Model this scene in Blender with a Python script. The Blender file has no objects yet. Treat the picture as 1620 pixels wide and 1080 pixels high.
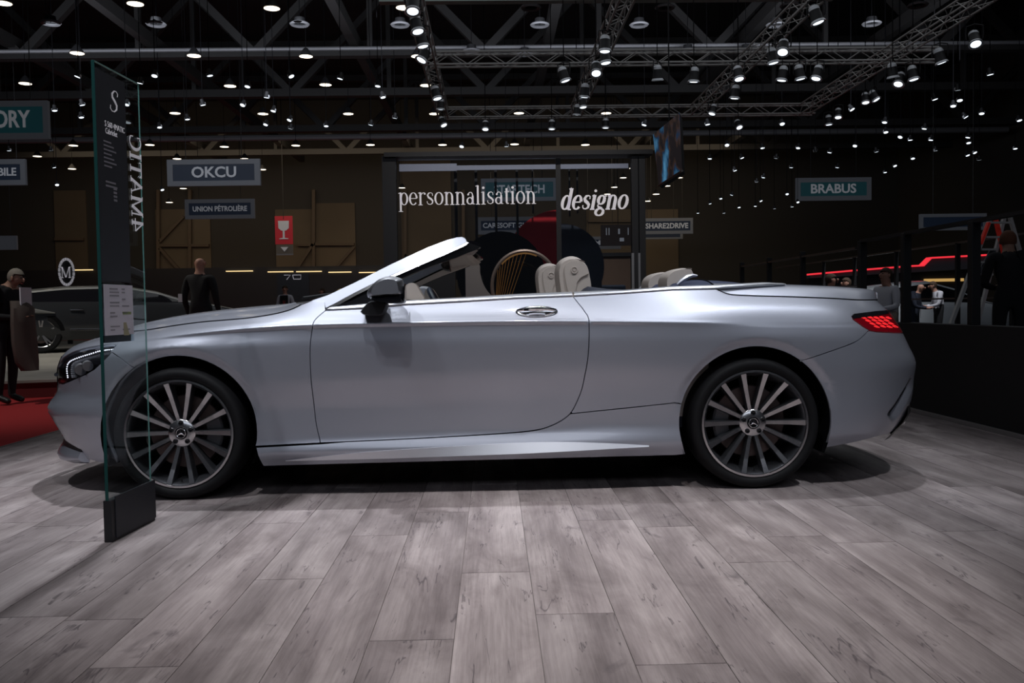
import bpy, bmesh, math, random
import numpy as np
from mathutils import Vector, Matrix
from mathutils.geometry import delaunay_2d_cdt
from mathutils.bvhtree import BVHTree

random.seed(7)
SC = bpy.context.scene
COL = SC.collection
PI = math.pi

# ------------------------------------------------------------------ camera
FPX = 1420.0                                   # focal length in pixels of the 1620x1080 frame
CAM = np.array([0.12952, -5.50083, 0.95861])
C_R = np.array([0.99964417, -0.02186917, -0.01527333])
C_U = np.array([0.01610634, 0.03843491, 0.99913129])
C_F = np.array([0.02126314, 0.99902177, -0.03877347])
cd = bpy.data.cameras.new('camera')
cd.sensor_width = 36.0
cd.lens = FPX / 1620.0 * 36.0
cd.clip_end = 300
cam = bpy.data.objects.new('camera', cd)
COL.objects.link(cam)
cam.matrix_world = Matrix(((C_R[0], C_U[0], -C_F[0], CAM[0]), (C_R[1], C_U[1], -C_F[1], CAM[1]),
                           (C_R[2], C_U[2], -C_F[2], CAM[2]), (0, 0, 0, 1)))
SC.camera = cam

# ------------------------------------------------------------------ world, light, exposure
SC.view_settings.view_transform = 'Standard'
SC.view_settings.look = 'None'
SC.view_settings.gamma = 1.0
SC.view_settings.use_curve_mapping = False
SC.view_settings.exposure = 0.0
w = bpy.data.worlds.new('hall_ambient')
SC.world = w
w.use_nodes = True
w.node_tree.nodes['Background'].inputs[0].default_value = (0.55, 0.6, 0.75, 1)
w.node_tree.nodes['Background'].inputs[1].default_value = 0.022

def spot(name, loc, target, power, size=55, blend=0.5, col=(1, .97, .95), rad=0.09):
    l = bpy.data.lights.new(name, 'SPOT')
    l.energy = power; l.spot_size = math.radians(size); l.spot_blend = blend
    l.color = col; l.shadow_soft_size = rad
    o = bpy.data.objects.new(name, l); COL.objects.link(o)
    o.location = loc
    o.rotation_euler = (Vector(target) - Vector(loc)).to_track_quat('-Z', 'Y').to_euler()
    return o
# stand spotlights over and in front of the car, with unseen fill spots added
spot('key_spot', (-0.7, -4.3, 6.9), (-0.2, -1.0, 0.3), 470, 54, 1., (.93, .96, 1))
spot('key_spot', (3.0, -4.0, 6.9), (1.7, -0.5, 0.75), 1150, 35, 1., (.90, .94, 1))
spot('floor_fill', (0.5, -3.9, 6.9), (0.35, -2.4, 0.0), 1300, 32, 1., (1, .96, .95))  # added fill that lifts the middle of the plank floor
spot('key_spot', (-3.0, -3.4, 6.9), (-1.75, -0.4, 0.6), 850, 36, 1., (.90, .94, 1))
spot('back_spot', (-1.55, 0.9, 6.9), (-1.4, -0.3, 0.9), 1300, 42, 1., (.9, .94, 1))
spot('back_spot', (2.65, 0.9, 6.9), (1.5, -0.3, 0.9), 900, 42, 1., (.9, .94, 1))
spot('lounge_fill', (0.6, 3.0, 6.9), (0.4, 7.4, 1.2), 1000, 50, .8, (1, .95, .9))  # unseen spot added to brighten the red disc behind the glass
spot('platform_fill', (-8.5, 8.0, 8.0), (-5.5, 11.5, 0.6), 1700, 75, .8, (1, .95, .85))  # unseen spot added to brighten the SUV and its platform
spot('right_lounge_fill', (8.0, 9.0, 7.5), (6.5, 13.0, 0.8), 1600, 60, .8, (.95, .97, 1))  # added fill for the guests in the right lounge, no visible source
spot('aisle_fill', (-6.5, 1.0, 8.0), (-5.5, 4.4, 0.0), 900, 50, .9, (1, .96, .92))  # unseen spot added to lift the red carpet and platform edge
# soft light of the hall in front of the stand, then added area fills
def area(name, loc, target, power, sx, sy, col=(1, 1, 1)):
    l = bpy.data.lights.new(name, 'AREA'); l.energy = power; l.shape = 'RECTANGLE'
    l.size = sx; l.size_y = sy; l.color = col
    o = bpy.data.objects.new(name, l); COL.objects.link(o); o.location = loc
    o.rotation_euler = (Vector(target) - Vector(loc)).to_track_quat('-Z', 'Y').to_euler()
    return o
area('hall_lamps_front', (0, -16, 9.5), (0, 0, 0.5), 260, 16, 3, (.8, .87, 1))
area('back_wall_fill', (-6, 49, 10.2), (-6, 58, 0), 1000, 44, 6, (1, .80, .55))  # added warm fill on the back wall, set behind most name boards
area('rig_wash', (4, 13, 10.6), (4, 13.5, 0), 330, 20, 16, (.9, .94, 1))  # added wash from above so trusses and lamp caps show
area('girder_fill', (-2, 24, 9.0), (-2, 44, 12.5), 900, 36, 3, (.85, .9, 1))  # unseen fill added, tilted upward to bring out the roof girders

# ------------------------------------------------------------------ helpers
def P(px, py, Y):
    """world point where the sight line of a photo pixel meets the plane y = Y"""
    d = C_F + C_R * ((px - 810) / FPX) - C_U * ((py - 540) / FPX)
    return Vector(CAM + d * ((Y - CAM[1]) / d[1]))
def PX(px, py, X):
    d = C_F + C_R * ((px - 810) / FPX) - C_U * ((py - 540) / FPX)
    return Vector(CAM + d * ((X - CAM[0]) / d[0]))
def PZ(px, py, Z):
    d = C_F + C_R * ((px - 810) / FPX) - C_U * ((py - 540) / FPX)
    return Vector(CAM + d * ((Z - CAM[2]) / d[2]))

MATS = {}
def mat(name, col=(.5, .5, .5), rough=.5, metal=0., spec=.5, coat=0., coat_rough=.03, emit=None, es=1., trans=0., ior=1.45,
        noise=0., nscale=8., bump=0., bscale=60., alpha=1.):
    if name in MATS: return MATS[name]
    m = bpy.data.materials.new(name); m.use_nodes = True; MATS[name] = m
    nt = m.node_tree; b = nt.nodes['Principled BSDF']
    c = (*col, 1)
    b.inputs['Base Color'].default_value = c
    b.inputs['Roughness'].default_value = rough
    b.inputs['Metallic'].default_value = metal
    b.inputs['Specular IOR Level'].default_value = spec
    b.inputs['Coat Weight'].default_value = coat
    b.inputs['Coat Roughness'].default_value = coat_rough
    b.inputs['Transmission Weight'].default_value = trans
    b.inputs['IOR'].default_value = ior
    b.inputs['Alpha'].default_value = alpha
    if emit:
        b.inputs['Emission Color'].default_value = (*emit, 1); b.inputs['Emission Strength'].default_value = es
    tc = None
    if noise or bump:
        tc = nt.nodes.new('ShaderNodeTexCoord')
    if noise:
        n = nt.nodes.new('ShaderNodeTexNoise'); n.inputs['Scale'].default_value = nscale; n.inputs['Detail'].default_value = 4
        nt.links.new(tc.outputs['Object'], n.inputs['Vector'])
        r = nt.nodes.new('ShaderNodeValToRGB')
        r.color_ramp.elements[0].position = .3; r.color_ramp.elements[1].position = .7
        r.color_ramp.elements[0].color = (*[max(0, x * (1 - noise)) for x in col], 1)
        r.color_ramp.elements[1].color = (*[min(1, x * (1 + noise)) for x in col], 1)
        nt.links.new(n.outputs['Fac'], r.inputs['Fac']); nt.links.new(r.outputs['Color'], b.inputs['Base Color'])
    if bump:
        n = nt.nodes.new('ShaderNodeTexNoise'); n.inputs['Scale'].default_value = bscale; n.inputs['Detail'].default_value = 3
        nt.links.new(tc.outputs['Object'], n.inputs['Vector'])
        u = nt.nodes.new('ShaderNodeBump'); u.inputs['Strength'].default_value = bump; u.inputs['Distance'].default_value = .004
        nt.links.new(n.outputs['Fac'], u.inputs['Height']); nt.links.new(u.outputs['Normal'], b.inputs['Normal'])
    return m

def clear_glass(name, tint=(.8, .93, .9), opacity=.06, rough=.0):
    """thin pane: mostly see-through with mirror-like Fresnel reflection"""
    if name in MATS: return MATS[name]
    m = bpy.data.materials.new(name); m.use_nodes = True; MATS[name] = m
    nt = m.node_tree; nt.nodes.clear()
    out = nt.nodes.new('ShaderNodeOutputMaterial'); mx = nt.nodes.new('ShaderNodeMixShader')
    tr = nt.nodes.new('ShaderNodeBsdfTransparent'); tr.inputs[0].default_value = (*tint, 1)
    gl = nt.nodes.new('ShaderNodeBsdfGlossy'); gl.inputs['Roughness'].default_value = rough
    gl.inputs[0].default_value = (.9, .95, .95, 1)
    fr = nt.nodes.new('ShaderNodeFresnel'); fr.inputs[0].default_value = 1.35
    ad = nt.nodes.new('ShaderNodeMath'); ad.operation = 'ADD'; ad.inputs[1].default_value = opacity * .5; ad.use_clamp = True
    nt.links.new(fr.outputs[0], ad.inputs[0]); nt.links.new(ad.outputs[0], mx.inputs[0])
    nt.links.new(tr.outputs[0], mx.inputs[1]); nt.links.new(gl.outputs[0], mx.inputs[2])
    nt.links.new(mx.outputs[0], out.inputs[0])
    return m

class MB:
    """collects shapes and links them as one mesh object"""
    def __init__(s): s.v = []; s.f = []; s.mi = []
    def add(s, vs, fs, mi=0):
        o = len(s.v); s.v += [tuple(v) for v in vs]
        s.f += [tuple(i + o for i in f) for f in fs]; s.mi += [mi] * len(fs)
        return s
    def box(s, a, b, mi=0):
        x0, y0, z0 = a; x1, y1, z1 = b
        return s.add([(x0, y0, z0), (x1, y0, z0), (x1, y1, z0), (x0, y1, z0), (x0, y0, z1), (x1, y0, z1), (x1, y1, z1), (x0, y1, z1)],
                     [(0, 3, 2, 1), (4, 5, 6, 7), (0, 1, 5, 4), (1, 2, 6, 5), (2, 3, 7, 6), (3, 0, 4, 7)], mi)
    def bar(s, a, b, w, h=None, up=(0, 0, 1), mi=0):
        """rectangular bar from a to b"""
        h = h or w; a = Vector(a); b = Vector(b); d = (b - a).normalized()
        u = Vector(up)
        if abs(d.dot(u)) > .98: u = Vector((0, 1, 0))
        r = d.cross(u).normalized(); u = r.cross(d)
        vs = [p + r * (sx * w / 2) + u * (sy * h / 2) for p in (a, b) for sx, sy in ((-1, -1), (1, -1), (1, 1), (-1, 1))]
        return s.add(vs, [(3, 2, 1, 0), (4, 5, 6, 7), (0, 1, 5, 4), (1, 2, 6, 5), (2, 3, 7, 6), (3, 0, 4, 7)], mi)
    def tube(s, pts, r, n=8, closed=False, cap=True, mi=0):
        pts = [Vector(p) for p in pts]; k = len(pts)
        rs = r if isinstance(r, (list, tuple)) else [r] * k
        vs = []; prev = None
        for i, p in enumerate(pts):
            if closed: d = (pts[(i + 1) % k] - pts[i - 1]).normalized()
            else: d = (pts[min(i + 1, k - 1)] - pts[max(i - 1, 0)]).normalized()
            if prev is None:
                u = Vector((0, 0, 1)) if abs(d.z) < .9 else Vector((0, 1, 0))
                u = (u - d * u.dot(d)).normalized()
            else:
                u = (prev - d * prev.dot(d)).normalized()
            prev = u; q = d.cross(u)
            vs += [p + (u * math.cos(2 * PI * j / n) + q * math.sin(2 * PI * j / n)) * rs[i] for j in range(n)]
        fs = []
        for i in range(k if closed else k - 1):
            a = i * n; b = ((i + 1) % k) * n
            fs += [(a + j, a + (j + 1) % n, b + (j + 1) % n, b + j) for j in range(n)]
        if cap and not closed:
            fs.append(tuple(range(n - 1, -1, -1))); fs.append(tuple((k - 1) * n + j for j in range(n)))
        return s.add(vs, fs, mi)
    def lathe(s, prof, n=24, axis='z', org=(0, 0, 0), a0=0., a1=2 * PI, mi=0):
        """profile of (radius, height) turned about an axis"""
        full = abs(a1 - a0 - 2 * PI) < 1e-6; m = n if full else n + 1
        vs = []
        for j in range(m):
            a = a0 + (a1 - a0) * j / n; c, sn = math.cos(a), math.sin(a)
            for r, h in prof:
                if axis == 'z': v = (r * c, r * sn, h)
                elif axis == 'y': v = (r * c, h, r * sn)
                else: v = (h, r * c, r * sn)
                vs.append((v[0] + org[0], v[1] + org[1], v[2] + org[2]))
        k = len(prof); fs = []
        for j in range(n):
            b = ((j + 1) % m) * k; a = j * k
            fs += [(a + i, b + i, b + i + 1, a + i + 1) for i in range(k - 1)]
        return s.add(vs, fs, mi)
    def prism(s, poly, fn0, fn1, mi=0):
        """polygon (2D) swept between two placements fn(u, v) -> point"""
        n = len(poly); vs = [fn0(*p) for p in poly] + [fn1(*p) for p in poly]
        fs = [(i, (i + 1) % n, n + (i + 1) % n, n + i) for i in range(n)]
        fs += [tuple(range(n - 1, -1, -1)), tuple(range(n, 2 * n))]
        return s.add(vs, fs, mi)
    def grid(s, rows, mi=0, flip=False):
        n = len(rows[0]); fs = []
        for i in range(len(rows) - 1):
            for j in range(n - 1):
                q = (i * n + j, i * n + j + 1, (i + 1) * n + j + 1, (i + 1) * n + j)
                fs.append(q[::-1] if flip else q)
        return s.add([p for r in rows for p in r], fs, mi)
    def mirror(s):
        """add the copy mirrored about y = 0"""
        o = len(s.v); s.v += [(x, -y, z) for x, y, z in s.v]
        s.f += [tuple(i + o for i in f[::-1]) for f in s.f]; s.mi += list(s.mi)
        return s
    def build(s, name, m, parent=None, smooth=False, bevel=0., angle=35, normals=None, seg=2):
        me = bpy.data.meshes.new(name); me.from_pydata(s.v, [], s.f)
        ms = m if isinstance(m, (list, tuple)) else [m]
        for q in ms: me.materials.append(MATS[q] if isinstance(q, str) else q)
        if len(ms) > 1: me.polygons.foreach_set('material_index', s.mi)
        if normals is None:
            bm = bmesh.new(); bm.from_mesh(me); bmesh.ops.recalc_face_normals(bm, faces=bm.faces); bm.to_mesh(me); bm.free()
        if smooth:
            me.polygons.foreach_set('use_smooth', [True] * len(me.polygons))
            if normals is not None: me.normals_split_custom_set_from_vertices(normals)
            elif angle < 180:
                me.set_sharp_from_angle(angle=math.radians(angle))
        me.update()
        o = bpy.data.objects.new(name, me); COL.objects.link(o)
        if parent is not None: o.parent = parent
        if bevel:
            bv = o.modifiers.new('bevel', 'BEVEL'); bv.width = bevel; bv.segments = seg; bv.limit_method = 'ANGLE'; bv.angle_limit = math.radians(40)
        return o

def tag(o, label=None, cat=None, group=None, kind=None):
    if label: o['label'] = label
    if cat: o['category'] = cat
    if group: o['group'] = group
    if kind: o['kind'] = kind
    return o
def thing(name, label, cat, loc=(0, 0, 0), rz=0., group=None):
    o = bpy.data.objects.new(name, None); COL.objects.link(o); o.empty_display_size = .1
    o.location = loc; o.rotation_euler = (0, 0, rz)
    return tag(o, label, cat, group)
def copy_tree(o, parent=None):
    c = o.copy(); COL.objects.link(c); c.parent = parent
    for ch in list(o.children): copy_tree(ch, c)
    return c
def text_mesh(body, size, name, m, parent, place, extrude=.004, bold=0., align='CENTER', shear=0., space=1., width=None):
    """flat lettering turned into a mesh; place is a 4x4 matrix (x = reading direction, y = up)"""
    cu = bpy.data.curves.new(name, 'FONT'); cu.body = body; cu.size = size; cu.extrude = extrude; cu.offset = bold * size
    cu.align_x = align; cu.align_y = 'CENTER'; cu.shear = shear; cu.space_character = space; cu.resolution_u = 3
    t = bpy.data.objects.new(name, cu); COL.objects.link(t)
    bpy.context.view_layer.update()
    me = bpy.data.meshes.new_from_object(t)
    bpy.data.objects.remove(t); bpy.data.curves.remove(cu)
    if width:
        xs = [v.co.x for v in me.vertices]; k = width / (max(xs) - min(xs)); c = (max(xs) + min(xs)) / 2
        for v in me.vertices: v.co.x = (v.co.x - c) * k
    me.transform(place)
    me.materials.clear(); me.materials.append(MATS[m])
    o = bpy.data.objects.new(name, me); COL.objects.link(o); o.parent = parent
    return o
def frame_mat(o, xdir, ydir):
    x = Vector(xdir).normalized(); y = Vector(ydir).normalized(); z = x.cross(y)
    return Matrix(((x[0], y[0], z[0], o[0]), (x[1], y[1], z[1], o[1]), (x[2], y[2], z[2], o[2]), (0, 0, 0, 1)))

# ---- serif letters drawn with a broad pen: ribbons whose width swells on the verticals
def glyph(ch, TK=.17, TN=.055):
    R = []
    def line(x0, y0, x1, y1, w): R.append([(x0, y0, w), (x1, y1, w)])
    def arc(cx, cy, rx, ry, a0, a1, tk=TK, tn=TN, n=18):
        pts = []
        for i in range(n + 1):
            a = math.radians(a0 + (a1 - a0) * i / n)
            pts.append((cx + rx * math.cos(a), cy + ry * math.sin(a), tn + (tk - tn) * abs(math.cos(a)) ** 1.3))
        R.append(pts)
    def stem(x, y0, y1): R.append([(x, y0, TK), (x, y1, TK)])
    def serif(x, y, l=.17, r=.17): R.append([(x - l, y, TN), (x + r, y, TN)])
    def flag(x, y): R.append([(x - .17, y - .07, TN), (x, y - .01, TN * 1.6)])
    def ball(x, y, r=.075): R.append([(x - r, y, r * .6), (x - r * .5, y, r * 1.75), (x, y, r * 2), (x + r * .5, y, r * 1.75), (x + r, y, r * .6)])
    w = .8
    if ch == 'p': stem(.2, -.5, 1); serif(.2, -.5); flag(.2, 1); arc(.47, .5, .25, .48, 0, 360); w = .82
    elif ch == 'd': stem(.6, 0, 1.5); serif(.66, 0, .06, .16); flag(.6, 1.5); arc(.35, .5, .25, .48, 0, 360); w = .82
    elif ch == 'e': arc(.38, .5, .27, .48, 5, 320); line(.14, .52, .64, .52, TN); w = .74
    elif ch == 'r': stem(.2, 0, 1); serif(.2, 0); flag(.2, 1); arc(.46, .55, .24, .42, 165, 65, TN * 1.3); ball(.55, .88); w = .62
    elif ch == 's':
        R.append([(.54, .72, TN), (.53, .9, TN), (.4, .97, TN), (.24, .93, TN * 1.8), (.15, .77, TK * .9), (.22, .6, TK), (.42, .46, TK), (.54, .32, TK * .9), (.52, .12, TN * 1.8), (.36, .03, TN), (.2, .06, TN), (.12, .16, TN), (.11, .3, TN)]); w = .64
    elif ch == 'o': arc(.4, .5, .29, .48, 0, 360); w = .8
    elif ch == 'n': stem(.2, 0, 1); serif(.2, 0); flag(.2, 1); arc(.42, .6, .23, .37, 160, 0, TK); stem(.65, 0, .62); serif(.65, 0); w = .86
    elif ch == 'a': arc(.33, .28, .21, .26, 0, 360, TK * .9); stem(.55, .02, .68); arc(.37, .68, .18, .28, 0, 150, TK * .6); ball(.2, .78); serif(.62, .03, .05, .1); w = .74
    elif ch == 'l': stem(.22, 0, 1.5); serif(.22, 0); flag(.22, 1.5); w = .44
    elif ch == 'i': stem(.22, 0, 1); serif(.22, 0); flag(.22, 1); ball(.22, 1.3, .1); w = .44
    elif ch == 't': stem(.24, .12, 1.25); R.append([(.24, .14, TK), (.28, .04, TN * 2), (.42, .04, TN)]); line(.06, .96, .46, .96, TN); w = .5
    elif ch == 'g': arc(.34, .66, .22, .3, 0, 360); arc(.36, -.2, .28, .24, 0, 360, TK * .9); R.append([(.2, .4, TN), (.14, .26, TN), (.22, .14, TN * 2), (.5, .05, TN * 2)]); R.append([(.5, .88, TN), (.66, .96, TN * 1.4)]); w = .74
    elif ch == 'C': arc(.6, .7, .46, .7, 58, 302); line(.9, .95, .93, 1.36, TN); line(.9, .1, .93, .42, TN); w = 1.08
    elif ch == 'I': stem(.3, 0, 1.4); serif(.3, 0, .22, .22); serif(.3, 1.38, .22, .22); w = .6
    elif ch == 'T': stem(.5, 0, 1.38); serif(.5, 0, .22, .22); line(.02, 1.36, .98, 1.36, TN * 1.2); line(.04, 1.1, .04, 1.36, TN); line(.96, 1.1, .96, 1.36, TN); w = 1.0
    elif ch == 'A': line(.55, 1.4, .16, .02, TN * 1.3); line(.52, 1.4, .94, .02, TK); line(.27, .5, .8, .5, TN); serif(.15, .02, .16, .16); serif(.95, .02, .18, .18); w = 1.12
    elif ch == 'M': line(.2, 0, .2, 1.38, TN * 1.3); line(.2, 1.38, .68, .05, TK); line(.68, .05, 1.14, 1.38, TN * 1.3); stem(1.18, 0, 1.38); serif(.2, 0); serif(1.18, 0); serif(.16, 1.38, .12, .04); serif(1.22, 1.38, .04, .14); w = 1.42
    elif ch == '4': stem(.58, 0, 1.4); line(.58, 1.38, .06, .42, TN * 1.2); line(.04, .4, .86, .4, TN * 1.4); serif(.58, 0, .18, .18); w = .94
    elif ch == 'S':
        R.append([(.7, 1.06, TN), (.72, 1.25, TN), (.55, 1.38, TN), (.34, 1.36, TN * 1.5), (.17, 1.15, TK * .9), (.22, .92, TK), (.5, .7, TK * 1.1), (.72, .48, TK), (.74, .22, TK * .8), (.55, .03, TN * 1.4), (.3, .02, TN), (.12, .16, TN), (.12, .38, TN)]); w = .88
    return R, w
def serif_text(word, size, place, name, m, parent, slant=0., TK=.17, TN=.055, thick=.003, length=None):
    mb = MB(); x0 = 0; quads = []
    for ch in word:
        R, w = glyph(ch, TK, TN)
        for st in R:
            L = []
            for i, (x, y, wd) in enumerate(st):
                a = st[max(i - 1, 0)]; b = st[min(i + 1, len(st) - 1)]
                dx, dy = b[0] - a[0], b[1] - a[1]; q = math.hypot(dx, dy) or 1
                nx, ny = -dy / q, dx / q
                L.append(((x0 + x + nx * wd / 2 + slant * y, y + ny * wd / 2), (x0 + x - nx * wd / 2 + slant * y, y - ny * wd / 2)))
            quads.append(L)
        x0 += w
    k = (length / x0 / size) if length else 1
    for L in quads:
        n = len(L); vs = []; fs = []
        for (a, b) in L:
            for q in (a, b):
                for t in (0, thick):
                    vs.append(place @ Vector((q[0] * size * k, q[1] * size, t)))
        for i in range(n - 1):
            o = i * 4; p = o + 4
            fs += [(o, o + 2, p + 2, p), (o + 1, p + 1, p + 3, o + 3), (o, p, p + 1, o + 1), (o + 2, o + 3, p + 3, p + 2)]
        fs += [(0, 1, 3, 2), (4 * n - 4, 4 * n - 2, 4 * n - 1, 4 * n - 3)]
        mb.add(vs, fs)
    return mb.build(name, m, parent)
# ================================================================== plank floor of the stand
def floor_material():
    m = bpy.data.materials.new('plank_wood'); m.use_nodes = True; MATS['plank_wood'] = m
    nt = m.node_tree; b = nt.nodes['Principled BSDF']; L = nt.links.new
    geo = nt.nodes.new('ShaderNodeNewGeometry'); oi = nt.nodes.new('ShaderNodeObjectInfo')
    off = nt.nodes.new('ShaderNodeVectorMath'); off.operation = 'MULTIPLY_ADD'
    cb = nt.nodes.new('ShaderNodeCombineXYZ'); L(oi.outputs['Random'], cb.inputs[0]); L(oi.outputs['Random'], cb.inputs[1]); L(oi.outputs['Random'], cb.inputs[2])
    L(cb.outputs[0], off.inputs[0]); off.inputs[1].default_value = (37., 91., 53.); L(geo.outputs['Position'], off.inputs[2])
    def noise(scale, detail, rough, dist=0.):
        mp = nt.nodes.new('ShaderNodeMapping'); mp.inputs['Scale'].default_value = scale; L(off.outputs[0], mp.inputs[0])
        n = nt.nodes.new('ShaderNodeTexNoise'); n.inputs['Scale'].default_value = 1.; n.inputs['Detail'].default_value = detail
        n.inputs['Roughness'].default_value = rough; n.inputs['Distortion'].default_value = dist; L(mp.outputs[0], n.inputs['Vector']); return n
    cloud = noise((5, 1.6, 1), 5, .6, .6); grain = noise((95, 3.2, 1), 6, .65, .4); crack = noise((7.5, .55, 1), 4, .6, 1.2); knot = noise((6, 3.0, 1), 3, .55, 1.2); board = noise((9, .35, 1), 1, .4, .2)
    ramp = nt.nodes.new('ShaderNodeValToRGB'); L(cloud.outputs['Fac'], ramp.inputs[0])
    e = ramp.color_ramp.elements; e[0].position = .30; e[0].color = (.215, .178, .174, 1); e[1].position = .70; e[1].color = (.49, .427, .422, 1)
    def mix(kind, fac, a, bcol):
        x = nt.nodes.new('ShaderNodeMix'); x.data_type = 'RGBA'; x.blend_type = kind
        if hasattr(fac, 'default_value') and not isinstance(fac, float): L(fac, x.inputs[0])
        else: x.inputs[0].default_value = fac
        L(a, x.inputs[6])
        if isinstance(bcol, tuple): x.inputs[7].default_value = bcol
        else: L(bcol, x.inputs[7])
        return x.outputs[2]
    gr = nt.nodes.new('ShaderNodeValToRGB'); L(grain.outputs['Fac'], gr.inputs[0]); gr.color_ramp.elements[0].position = .32; gr.color_ramp.elements[0].color = (.66, .64, .64, 1); gr.color_ramp.elements[1].position = .6
    bd = nt.nodes.new('ShaderNodeValToRGB'); L(board.outputs['Fac'], bd.inputs[0]); bd.color_ramp.elements[0].position = .40; bd.color_ramp.elements[0].color = (.76, .745, .75, 1); bd.color_ramp.elements[1].position = .60; bd.color_ramp.elements[1].color = (1.0, 1.0, 1.0, 1)
    c = mix('MULTIPLY', .7, ramp.outputs[0], gr.outputs[0])
    c = mix('MULTIPLY', 1., c, bd.outputs[0])
    cr = nt.nodes.new('ShaderNodeValToRGB'); L(crack.outputs['Fac'], cr.inputs[0]); ee = cr.color_ramp.elements
    ee[0].position = .490; ee[0].color = (0, 0, 0, 1); ee[1].position = .510; ee[1].color = (0, 0, 0, 1)
    k = ee.new(.50); k.color = (1, 1, 1, 1)
    gate = nt.nodes.new('ShaderNodeMath'); gate.operation = 'GREATER_THAN'; L(knot.outputs['Fac'], gate.inputs[0]); gate.inputs[1].default_value = .53
    gm = nt.nodes.new('ShaderNodeMath'); gm.operation = 'MULTIPLY'; L(cr.outputs[0], gm.inputs[0]); L(gate.outputs[0], gm.inputs[1])
    gm2 = nt.nodes.new('ShaderNodeMath'); gm2.operation = 'MULTIPLY'; L(gm.outputs[0], gm2.inputs[0]); gm2.inputs[1].default_value = .8
    c = mix('MIX', gm2.outputs[0], c, (.07, .055, .06, 1))
    kn = nt.nodes.new('ShaderNodeValToRGB'); L(knot.outputs['Fac'], kn.inputs[0]); kn.color_ramp.elements[0].position = .63; kn.color_ramp.elements[0].color = (0, 0, 0, 1); kn.color_ramp.elements[1].position = .76; kn.color_ramp.elements[1].color = (.7, .7, .7, 1)
    c = mix('MIX', kn.outputs[0], c, (.10, .08, .085, 1))
    hsv = nt.nodes.new('ShaderNodeHueSaturation'); L(c, hsv.inputs['Color'])
    mr = nt.nodes.new('ShaderNodeMapRange'); L(oi.outputs['Random'], mr.inputs[0]); mr.inputs[3].default_value = .84; mr.inputs[4].default_value = 1.14
    L(mr.outputs[0], hsv.inputs['Value']); L(hsv.outputs[0], b.inputs['Base Color'])
    b.inputs['Roughness'].default_value = .48; b.inputs['Specular IOR Level'].default_value = .35
    bp = nt.nodes.new('ShaderNodeBump'); bp.inputs['Strength'].default_value = .25; bp.inputs['Distance'].default_value = .002
    L(grain.outputs['Fac'], bp.inputs['Height']); L(bp.outputs[0], b.inputs['Normal'])
floor_material()
mat('joint_dark', (.17, .145, .142), .8)
FX0, FX1, FY0, FY1 = -3.43, 3.74, -4.7, 8.6
mb = MB(); mb.box((FX0, FY0, -.06), (FX1, FY1, -.003)); fl = tag(mb.build('floor', 'joint_dark'), 'taupe wood-look plank floor of the car stand', 'floor', kind='structure')
PW = .2455
bx = PZ(710.7, 1078, 0).x                       # a joint that runs up the middle of the photograph
k0 = math.floor((FX0 - bx) / PW)
PL = 1.62
rnd = random.Random(3)
pm = MB(); c_ = .0007
w2, l2 = PW / 2 - .0006, .5
pm.add([(-w2, -l2, -.006), (w2, -l2, -.006), (w2, l2, -.006), (-w2, l2, -.006), (-w2 + c_, -l2 + .001, 0), (w2 - c_, -l2 + .001, 0), (w2 - c_, l2 - .001, 0), (-w2 + c_, l2 - .001, 0)],
       [(4, 5, 6, 7), (0, 1, 5, 4), (1, 2, 6, 5), (2, 3, 7, 6), (3, 0, 4, 7), (3, 2, 1, 0)])
proto = pm.build('plank', 'plank_wood', fl); pme = proto.data; bpy.data.objects.remove(proto)
starts = {0: PZ(790, 905, 0).y, -1: PZ(620, 1013, 0).y, 1: PZ(930, 970, 0).y, 2: PZ(1000, 1052, 0).y}
for k in range(k0, k0 + 32):
    xa = bx + k * PW; xb = xa + PW
    if xb <= FX0 + .03 or xa >= FX1 - .03: continue
    lo, hi = max(xa, FX0), min(xb, FX1)
    y = starts.get(k, FY0 + rnd.random() * PL)
    while y > FY0: y -= PL
    while y < FY1:
        a, b_ = max(y, FY0), min(y + PL, FY1)
        if b_ - a > .02:
            o = bpy.data.objects.new('plank', pme); COL.objects.link(o); o.parent = fl
            o.location = ((lo + hi) / 2, (a + b_) / 2, 0); o.scale = ((hi - lo) / PW, (b_ - a - .0015), 1)
        y += PL
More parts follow.
